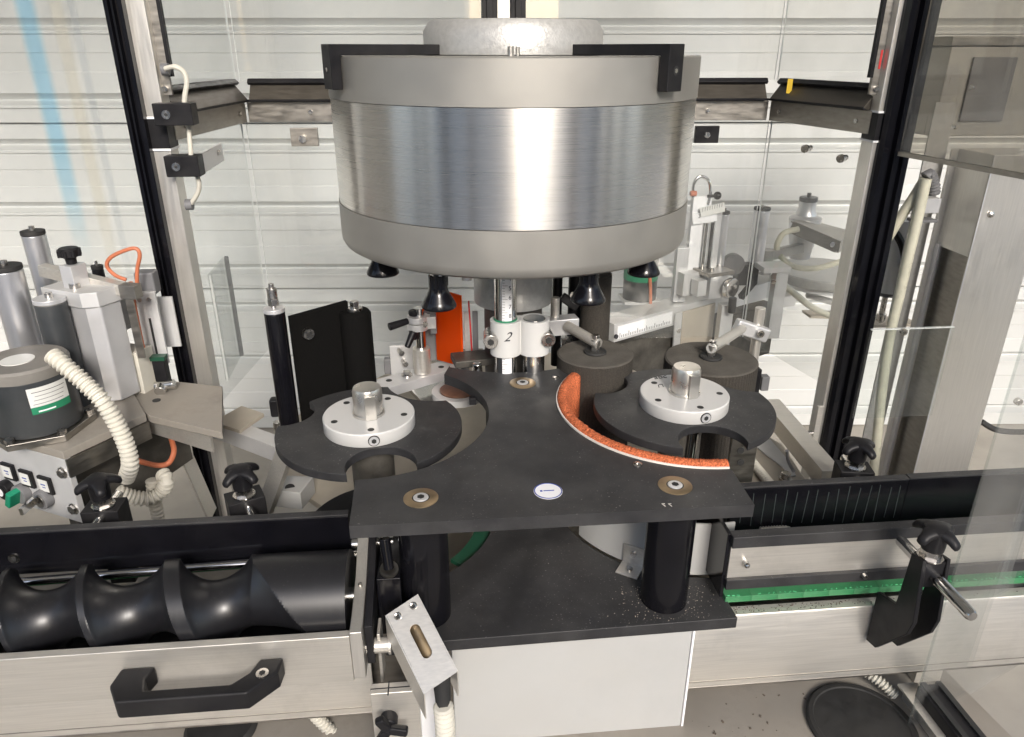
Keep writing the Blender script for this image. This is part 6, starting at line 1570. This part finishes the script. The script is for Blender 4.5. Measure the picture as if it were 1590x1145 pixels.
t = thing('steel_cabinet', 'dull steel cabinet behind the smoke tinted screen', 'cabinet', (1.3, 1.5, 1.46))
q0, q1 = aty(1478, 72, 1.52), aty(1700, 236, 1.52)
obj('body', MB().boxp((q0.x, 1.52, 1.43), (q0.x + 0.6, 1.80, q0.z)), M['steel_cab'], t, bev=0.003)
obj('lid', MB().boxp((q0.x - 0.006, 1.514, q0.z + 0.0004), (q0.x + 0.606, 1.806, q0.z + 0.018)), M['steel_dark'], t, bev=0.002)
obj('door_panel', MB().boxp((q0.x + 0.05, 1.514, 1.46), (q0.x + 0.145, 1.5196, q0.z - 0.02)), M['grey_plastic'], t, bev=0.002)
# hook, hoses and white canister
t = thing('hose_hook', 'grey ribbed elbow at the top of the cream hoses', 'elbow', aty(1440, 290, 1.42))
obj('elbow', MB().tube([aty(1437, 276, 1.42), aty(1443, 272, 1.42), aty(1449, 285, 1.42), aty(1450, 302, 1.42)], 0.012, ribs=0.006, rib_amp=0.0012, n=14), M['grey_plastic'], t)
obj('bracket', MB().box(aty(1441, 318, 1.44), (0.034, 0.03, 0.03)), M['alu'], t, bev=0.001)
obj('bracket_foot', MB().box(aty(1432, 342, 1.44), (0.05, 0.03, 0.006)), M['grey_plastic'], t, bev=0.001)
hz = MB().tube([aty(1438, 278, 1.41), aty(1432, 305, 1.41), aty(1422, 350, 1.41), aty(1410, 400, 1.41), aty(1396, 460, 1.41), aty(1382, 520, 1.41), aty(1370, 600, 1.41), aty(1362, 680, 1.41), aty(1354, 760, 1.41)], 0.0108, n=14)
single('braided_hose', hz, M['hose_clear'], 'long cream braided hose hanging from the grey elbow', 'hose')
hz = MB().tube([aty(1437, 277, 1.425), aty(1420, 305, 1.43), aty(1400, 335, 1.44), aty(1378, 370, 1.45), aty(1362, 395, 1.46)], 0.0105, n=14)
single('braided_hose', hz, M['hose_clear'], 'short cream hose slanting down left from the grey elbow', 'hose')
t = thing('air_canister', 'white air canister with black strap behind the cream hose', 'canister', aty(1385, 455, 1.62))
top = aty(1402, 340, 1.64)
obj('canister_body', MB().lathe((top.x, top.y, 0), [(0, aty(1385, 450, 1.64).z), (0.040, aty(1385, 450, 1.64).z), (0.042, aty(1385, 446, 1.64).z), (0.042, top.z - 0.01), (0.036, top.z), (0, top.z)], n=40), M['sticker'], t)
obj('base_ring', MB().cyl((top.x, top.y, aty(1385, 455, 1.64).z), (top.x, top.y, aty(1385, 450, 1.64).z), 0.0405, n=36), M['grey_plastic'], t)
obj('drain_pipe', MB().cyl((top.x - 0.002, top.y, aty(1385, 500, 1.64).z), (top.x - 0.002, top.y, aty(1385, 455, 1.64).z), 0.007, n=16).cyl((top.x - 0.002, top.y, aty(1385, 497, 1.64).z), (top.x - 0.002, top.y, aty(1385, 487, 1.64).z), 0.012, n=16), M['bolt'], t)
obj('strap', MB().tube([aty(1388, 358, 1.59), aty(1402, 385, 1.585), aty(1406, 430, 1.59), aty(1400, 490, 1.60), aty(1396, 520, 1.61)], 0.009, n=8), M['black_edge'], t)
# shelf under the canister
single('wall_shelf', MB().box(aty(1380, 500, 1.70), (0.12, 0.06, 0.008)), M['table'], 'small shelf under the air canister drain', 'shelf')
# black cable on the floor at the far right
single('floor_cable', MB().tube([aty(1524, 655, 2.3), aty(1545, 667, 2.28), aty(1575, 671, 2.25), aty(1620, 670, 2.2)], 0.011), M['rubber'], 'black cable hanging at the far right edge before the cladding', 'cable')
single('wall_bolt', MB().cyl(aty(1578, 622, 2.3), aty(1578, 622, 2.3) - Vector((0, 0.02, 0)), 0.014, n=20), M['bolt'], 'round bolt head low at the far right before the cladding', 'bolt', bev=0.003)
# near door pane at the right with its bright front edge
t = thing('door_screen', 'large clear door pane with bright sawn edge in the right foreground', 'pane', (0.75, 0.65, 0.8))
e0, e1 = aty(1432, 1075, 0.72), aty(1500, 805, 0.72)
xd, yd = (e0.x + e1.x)/2, 0.72
dd = Vector((1.0, 0.42, 0)).normalized()
pz0, pz1 = 0.72, 1.22
zm_, zh2 = 1.07, 0.80
P0 = Vector((xd, yd, 0)); P1 = P0 + dd*0.9
obj('sheet', MB().bar(P0 + Vector((0, 0, zm_)), P1 + Vector((0, 0, zm_)), 0.003, zh2), M['acrylic'], t)
obj('sawn_edge', MB().bar(P0 + Vector((0, 0, zm_)) - dd*0.0010, P0 + Vector((0, 0, zm_)) - dd*0.0002, 0.0032, zh2), M['window'], t)
